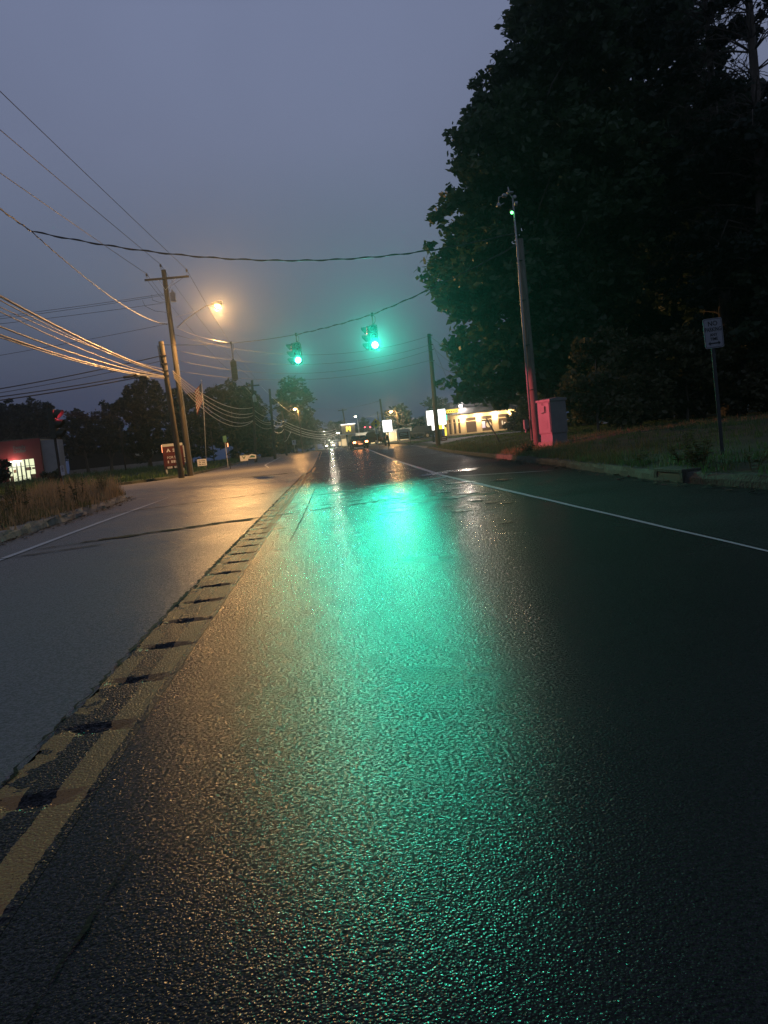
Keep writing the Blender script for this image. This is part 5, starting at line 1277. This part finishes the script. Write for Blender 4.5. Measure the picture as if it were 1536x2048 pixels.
# mailbox
c = at(778, 900, 66); zg = verge_r(c.x, c.y) if c.x > kerb_r(66) else roadz(66) + 0.1
o = thing('mailbox', 'dark mailbox on a post at the roadside below the lit white sign', 'mailbox', Vector((c.x, c.y, zg)))
mb = MB(); mb.box((0, 0, 0.5), (0.09, 0.09, 1.0)); mb.build('post', 'dark_metal', o)
mb = MB(); mb.prism([(-0.13, 0), (0.13, 0), (0.13, 0.14)] + [(0.13*math.cos(a), 0.14 + 0.13*math.sin(a)) for a in np.linspace(0.2, math.pi-0.2, 8)] + [(-0.13, 0.14)], (-0.05, 0.24, 1.0), (1, 0, 0), (0, 0, 1), (0, -1, 0), 0.5); mb.build('box', 'car_black', o)

# ------------------------------------------------------------------ far street lights
def far_lamp(label, lp, foot, Y, m, r=0.22, cat='street lamp', group=None):
    L0 = at(*lp, Y); F0 = at(*foot, Y); F0.z = roadz(Y)*0.9 + 0.1
    o = thing('street_lamp', label, cat, F0, 0, group); p = L0 - F0
    mb = MB(); mb.tube([(0, 0, 0), (0, 0.1, p.z*0.9), Vector((p.x*0.25, 0.1, p.z + 0.1)), p + Vector((0, 0.1, 0.16))], [0.09, 0.07, 0.05, 0.04], 8); mb.build('pole', 'dark_pole_wood', o, True)
    mb = MB(); mb.lathe(p + Vector((0, 0.1, 0.16)), (0, 0, -1), [(0, 0.06), (0.05, r), (0.10, r)], 10); mb.build('lamp_head', 'grey_metal', o, True)
    mb = MB(); mb.lathe(p + Vector((0, 0.1, 0.058)), (0, 0, -1), [(0, r*0.95), (0.08, r*0.9), (0.16, r*0.5), (0.18, 0.01)], 12); mb.build('lamp_lens', m, o, True)
    return L0
FLS = [(far_lamp('small orange street lamp before the feathery tree, left of the road', (590, 818), (606, 905), 105, 'sodium_far'), (1, .5, .15), 250),
       (far_lamp('orange street lamp glowing above the lit white sign', (782, 823), (800, 885), 105, 'sodium_far', 0.26), (1, .5, .15), 350),
       (far_lamp('far pale street lamp on the pole cluster in the middle distance', (711, 833), (720, 890), 160, 'white_far', 0.24), (1, .8, .6), 150),
       (far_lamp('low bright yellow white area lamp by the far left side of the road', (676, 866), (679, 893), 170, 'white_far', 0.34), (1, .8, .55), 250),
       (far_lamp('low orange lamp at a far building right of the roadside board', (860, 863), (858, 878), 110, 'sodium_far', 0.10), (1, .45, .12), 150)]
a = at(722, 892, 150); b_ = at(714, 836, 150); mb = MB(); mb.tube([(0, 0, -0.3), b_ - a], [0.16, 0.1], 8); tag(mb.build('metal_pole', 'galvanized', None, True, a), 'pale far metal pole right of the far pale street lamp', 'pole')
# far signal pair over the road
for px, lab in ((730, 'far red traffic signal, left of the pair under the diamond sign height'), (740.5, 'far red traffic signal, right of the pair next to the diamond sign')):
    c = at(px, 857, 210); o = thing('traffic_signal', lab, 'traffic signal', c); mb = MB(); mb.box((0, 0, 0), (0.4, 0.3, 1.1), 0, 0, 0.03); mb.tube([(0, 0, 0.5), (0, 0, 1.0)], 0.03, 6); h = mb.build('housing', 'signal_grey', o)
    mb = MB(); mb.lathe((0, -0.16, 0.35), (0, -1, 0), [(0, 0.16), (0.03, 0.1), (0.04, 0.01)], 10); mb.build('lens', 'tail' if False else 'red_lens', h)
cable('span_cable', 'far thin span cable carrying the small red signals', at(700, 850, 210), at(770, 846, 210), 0.3, 0.03, n=8)

# ------------------------------------------------------------------ far buildings right
c = at(768, 884, 140); c.z = roadz(140)
o = thing('low_building', 'long low building with pale flat fascia beyond the parked cars', 'building', c, rad(2))
mb = MB(); mb.box((0, 4, 0.9), (9.5, 8, 1.8)); mb.build('wall', 'wall_cream', o)
mb = MB(); mb.box((0, 3.6, 2.05), (10.2, 9.4, 0.55)); mb.build('fascia', 'wall_pale', o)
for x in (-2.5, 0.6, 3.4):
    mb = MB(); mb.lathe((x, -0.2, 1.35), (0, 0, -1), [(0, 0.05), (0.1, 0.28), (0.35, 0.26), (0.45, 0.02)], 10); mb.build('wall_lamp', 'white_far', o, True)
c = at(701, 889, 150); c.z = roadz(150)
o = thing('small_shop', 'small shop with a glowing yellow sign and lit canopy behind the cars', 'building', c)
mb = MB(); mb.box((0, 2.5, 1.2), (3.4, 5, 2.4)); mb.build('wall', 'wall_cream', o)
mb = MB(); mb.box((0, -0.6, 2.5), (3.8, 1.2, 0.16)); mb.build('canopy', 'sign_pale', o)
mb = MB(); mb.box((-1.2, -0.05, 1.0), (0.9, 0.06, 1.3)); mb.box((0.9, -0.05, 1.0), (1.1, 0.06, 1.3)); mb.build('window', 'window_warm', o)
mb = MB(); mb.box((-0.1, -0.1, 3.45), (2.6, 0.2, 1.7)); sb_ = mb.build('sign_board', 'wall_cream', o)
mb = MB(); mb.prism([(-0.45, 0.5), (-0.15, 0.6), (0, 0.3), (0.2, 0.6), (0.45, 0.5), (0.45, -0.4), (0.2, -0.4), (0.2, 0.0), (0, -0.1), (-0.2, 0.0), (-0.2, -0.4), (-0.45, -0.4)], (-0.1, -0.205, 3.4), (1, 0, 0), (0, 0, 1), (0, -1, 0), 0.03); mb.build('emblem', 'neon_yellow', sb_)
mb = MB(); mb.box((-0.1, -0.25, 4.4), (2.8, 0.35, 0.12)); mb.build('sign_light', 'sign_lit', sb_)
c = at(684, 892, 165); c.z = roadz(165)
o = thing('petrol_canopy', 'low pale lit canopy left of the far pole, beside the bright lamps', 'building', c)
mb = MB(); mb.box((0, 0, 1.6), (3.8, 3, 0.35)); mb.build('canopy', 'sign_pale', o)
mb = MB()
for x in (-1.6, 1.6): mb.box((x, 0, 0.7), (0.18, 0.18, 1.45))
mb.build('column', 'grey_metal', o)
mb = MB(); mb.box((0.2, 1.2, 0.9), (1.6, 0.1, 0.9)); mb.build('window', 'window_warm', o)

# ------------------------------------------------------------------ cars
def car(label, p, rz, paint, lights=None, suv=False):
    """Car with its tail toward -Y in its own frame"""
    o = thing('car', label, 'car', p, rz)
    Lc, Wc, Hb, Hr = 4.5, 1.8, 0.95, 1.75 if suv else 1.45
    mb = MB()
    side = [(-2.2, 0.32), (-2.25, 0.62), (-2.18, 0.95), (1.0, 0.93), (2.05, 0.80), (2.25, 0.6), (2.2, 0.3), (1.75, 0.28), (1.65, 0.5), (1.3, 0.6), (0.95, 0.5), (0.85, 0.26), (-0.85, 0.26), (-0.95, 0.5), (-1.3, 0.6), (-1.65, 0.5), (-1.75, 0.28)]
    n0 = len(mb.v)
    for x, ins in ((-Wc/2, 0), (Wc/2, 0)):
        for (y, z) in side: mb.v.append((x*(1-0.06*(z > 0.8)), y, z))
    k = len(side)
    mb.f.append(tuple(range(k))); mb.f.append(tuple(2*k-1-i for i in range(k))); mb.m += [0, 0]
    for i in range(k): j = (i+1) % k; mb.f.append((i, k+i, k+j, j)); mb.m.append(0)
    body = mb.build('body', paint, o)
    cabp_ = [(-2.1 if suv else -1.95, 0.95), (-1.85 if suv else -1.3, Hr), (0.35, Hr), (1.05, 0.94)]
    mb = MB()
    for x in (-1, 1):
        for (y, z) in cabp_: mb.v.append((x*(Wc/2 - 0.06 - 0.16*(z > 1.1)), y, z))
    mb.f += [(0, 1, 2, 3), (7, 6, 5, 4), (0, 4, 5, 1), (1, 5, 6, 2), (2, 6, 7, 3)]; mb.m += [0]*5
    mb.build('cabin', 'car_glass', o)
    mb = MB(); mb.box((0, (cabp_[1][0]+0.35)/2, Hr+0.015), (Wc-0.46, 0.35-cabp_[1][0]-0.05, 0.05), 0, 0, 0.015); mb.build('roof_panel', paint, o)
    for x in (-1, 1):
        for y in (-1.3, 1.3):
            mb = MB(); mb.lathe((x*0.72, y, 0.32), (x, 0, 0), [(0, 0.32), (0.17, 0.32), (0.19, 0.28)], 16); w_ = mb.build('wheel', 'rubber', o, True)
            mb = MB(); mb.lathe((x*0.91, y, 0.32), (x, 0, 0), [(0, 0.2), (0.012, 0.18), (0.013, 0.01)], 12); mb.build('rim', 'galvanized', w_)
    for x in (-1, 1):
        mb = MB(); mb.box((x*0.68, -2.235, 0.76), (0.30, 0.05, 0.20), 0, 0, 0.01); mb.build('tail_light', 'tail' if lights == 'tail' else 'sign_red', o)
        mb = MB(); mb.box((x*0.66, 2.22, 0.66), (0.34, 0.05, 0.16), 0, 0, 0.01); mb.build('headlight', 'white_far' if lights == 'head' else 'sign_white', o)
    mb = MB(); mb.box((0, -2.245, 0.55), (0.5, 0.02, 0.14)); mb.build('number_plate', 'sign_white', o)
    return o
c = at(718, 897, 88); c.z = roadz(88) + 0.005
car('car ahead on the road with both tail lights and a high brake light glowing red', c, rad(4), 'car_black', 'tail')
TAIL = c.copy()
c = at(747, 896, 112); c.z = roadz(112) + 0.12
car('dark car parked beside the road right of the glowing tail lights', c, rad(50), 'car_dark', None, True)
c = at(662, 894, 150); c.z = roadz(150) + 0.005
car('oncoming car far down the road whose headlights shine bright', c, rad(176), 'car_black', 'head')
HEAD = at(662, 884, 146)
c = at(838, 875, 110); c.z = verge_r(c.x, 110) + 0.02
car('dark car parked in the far lot right of the roadside board', c, rad(80), 'car_black', None, True)

# ------------------------------------------------------------------ lamps that give the light
def lamp(name, kind, loc, energy, col, radius, aim=None, spot=None, blend=0.4, parent=None):
    d = bpy.data.lights.new(name, kind); d.energy = energy; d.color = col; d.shadow_soft_size = radius
    o = bpy.data.objects.new(name, d); COL.objects.link(o); o.location = loc
    if aim is not None: o.rotation_euler = (Vector(aim) - Vector(loc)).to_track_quat('-Z', 'Y').to_euler()
    if spot: d.spot_size = spot; d.spot_blend = blend
    return o
lamp('street_lamp_light', 'SPOT', LP + Vector((0, 0, -0.15)), 14500, (1.0, 0.52, 0.17), 0.17, LP + Vector((0.5, -3, -10)), rad(172), 0.25)
for nm, o, g_, E in (('signal_light', sig2, g2, 7000), ('signal_light', sig1, g1, 2900)):
    c = o.matrix_world.copy(); loc = Vector((w2.x if o is sig2 else w1.x, w2.y if o is sig2 else w1.y, g_.z)) + Vector((0, -0.40, -0.02))
    lamp(nm, 'SPOT', loc, E, (0.03, 1.0, 0.62), 0.15, loc + Vector((0.02, -10, 0.0)), rad(42), 1.0)
lamp('post_signal_light', 'SPOT', RED, 18000, (1.0, 0.13, 0.17), 0.10, C0 + Vector((0.1, -1.6, 0.95)), rad(16), 0.3)
bpy.context.view_layer.update()
for par, p in LAMPS:
    lamp('wall_lamp_light', 'POINT', par.matrix_world @ p, 280, (1.0, 0.70, 0.38), 0.1)
lamp('floodlight_light', 'SPOT', FL + Vector((0, -0.15, 0)), 1400, (1.0, 0.84, 0.76), 0.18, FL + Vector((-3, -20, -5)), rad(140), 0.6)
for p, c, E in FLS[:2]:
    lamp('far_lamp_light', 'POINT', p + Vector((0, -0.1, -0.25)), E*4, c, 0.12)
lamp('headlight_beam', 'SPOT', HEAD + Vector((0, -0.3, 0)), 3500, (1.0, 0.86, 0.62), 0.25, HEAD + Vector((0.6, -40, -1.5)), rad(60), 0.9)
lamp('tail_light_glow', 'POINT', TAIL + Vector((0.0, -2.6, 0.8)), 35, (1.0, 0.35, 0.12), 0.3)
lamp('building_fill', 'POINT', at(772, 868, 133), 3500, (1.0, 0.85, 0.6), 0.3)  # added fill out in front to brighten the low building; no fixture there
lamp('store_light', 'POINT', st.matrix_world @ Vector((-0.7, -5.2, 2.9)), 250, (1, 0.95, 0.75), 0.2)

# ------------------------------------------------------------------ sky and air
SUN_EL, SUN_ROT = rad(-1.5), rad(200)
world = bpy.data.worlds.new("World"); scene.world = world; world.use_nodes = True
nt = world.node_tree; L = nt.links.new; bg = nt.nodes['Background']
sky = _n(nt, 'ShaderNodeTexSky', sky_type='NISHITA'); sky.sun_disc = False; sky.sun_elevation = SUN_EL; sky.sun_rotation = SUN_ROT
sky.dust_density = 3.0
tc = _n(nt, 'ShaderNodeTexCoord'); sx = _n(nt, 'ShaderNodeSeparateXYZ'); L(tc.outputs['Generated'], sx.inputs[0])
cr = _n(nt, 'ShaderNodeValToRGB'); el = cr.color_ramp.elements
stops = [(0.0, (0.024, 0.037, 0.084)), (0.10, (0.042, 0.060, 0.112)), (0.22, (0.090, 0.118, 0.182)), (0.36, (0.126, 0.150, 0.240)), (0.48, (0.138, 0.164, 0.265)), (0.62, (0.06, 0.074, 0.13)), (1.0, (0.085, 0.105, 0.175))]
el[0].position = 0; el[0].color = (*stops[0][1], 1); el[1].position = 1; el[1].color = (*stops[-1][1], 1)
for p, c in stops[1:-1]: e = el.new(p); e.color = (*c, 1)
cl = _n(nt, 'ShaderNodeTexNoise', i_Scale=1.6, i_Detail=4.0); L(tc.outputs['Generated'], cl.inputs['Vector'])
cm = _n(nt, 'ShaderNodeMapRange', i_From_Min=0.3, i_From_Max=0.7, i_To_Min=0.84, i_To_Max=1.12); L(cl.outputs['Fac'], cm.inputs['Value'])
L(sx.outputs['Z'], cr.inputs['Fac'])
mu = _n(nt, 'ShaderNodeVectorMath', operation='SCALE'); L(cr.outputs['Color'], mu.inputs[0]); L(cm.outputs[0], mu.inputs['Scale'])
ad = _n(nt, 'ShaderNodeVectorMath', operation='MULTIPLY_ADD'); L(sky.outputs['Color'], ad.inputs[0]); ad.inputs[1].default_value = (0.10, 0.10, 0.10); L(mu.outputs[0], ad.inputs[2])
L(ad.outputs[0], bg.inputs['Color']); bg.inputs['Strength'].default_value = 1.0

HAZE = 0.0006  # haze added so the lamps get a halo, in place of lens glare
mb = MB(); mb.box((0, 150, 24.5), (520, 420, 52)); hz = mb.build('haze', 'sign_white', kind='stuff')
hm = bpy.data.materials.new('haze'); hm.use_nodes = True; n_ = hm.node_tree; n_.nodes.remove(n_.nodes['Principled BSDF'])
pv = _n(n_, 'ShaderNodeVolumePrincipled'); pv.inputs['Density'].default_value = HAZE; pv.inputs['Color'].default_value = (0.85, 0.9, 0.95, 1); pv.inputs['Anisotropy'].default_value = 0.9
n_.links.new(pv.outputs[0], n_.nodes['Material Output'].inputs['Volume'])
for an in ('Density Attribute', 'Color Attribute', 'Temperature Attribute'): pv.inputs[an].default_value = ''
hm.cycles.homogeneous_volume = True; hm.cycles.volume_sampling = 'EQUIANGULAR'
hz.data.materials.clear(); hz.data.materials.append(hm)

# ------------------------------------------------------------------ render settings
cy = scene.cycles
cy.use_denoising = True
cy.denoising_input_passes = 'RGB_ALBEDO_NORMAL'; cy.denoising_prefilter = 'NONE'
try: cy.denoiser = 'OPENIMAGEDENOISE'
except Exception: pass
cy.max_bounces = 4; cy.diffuse_bounces = 2; cy.glossy_bounces = 2; cy.transmission_bounces = 2; cy.volume_bounces = 0; cy.transparent_max_bounces = 6
cy.sample_clamp_indirect = 3.0; cy.sample_clamp_direct = 0.0
cy.use_light_tree = True
cy.caustics_reflective = False; cy.caustics_refractive = False
scene.view_settings.view_transform = 'Standard'; scene.view_settings.look = 'None'
scene.view_settings.exposure = 0.0; scene.view_settings.gamma = 1.0
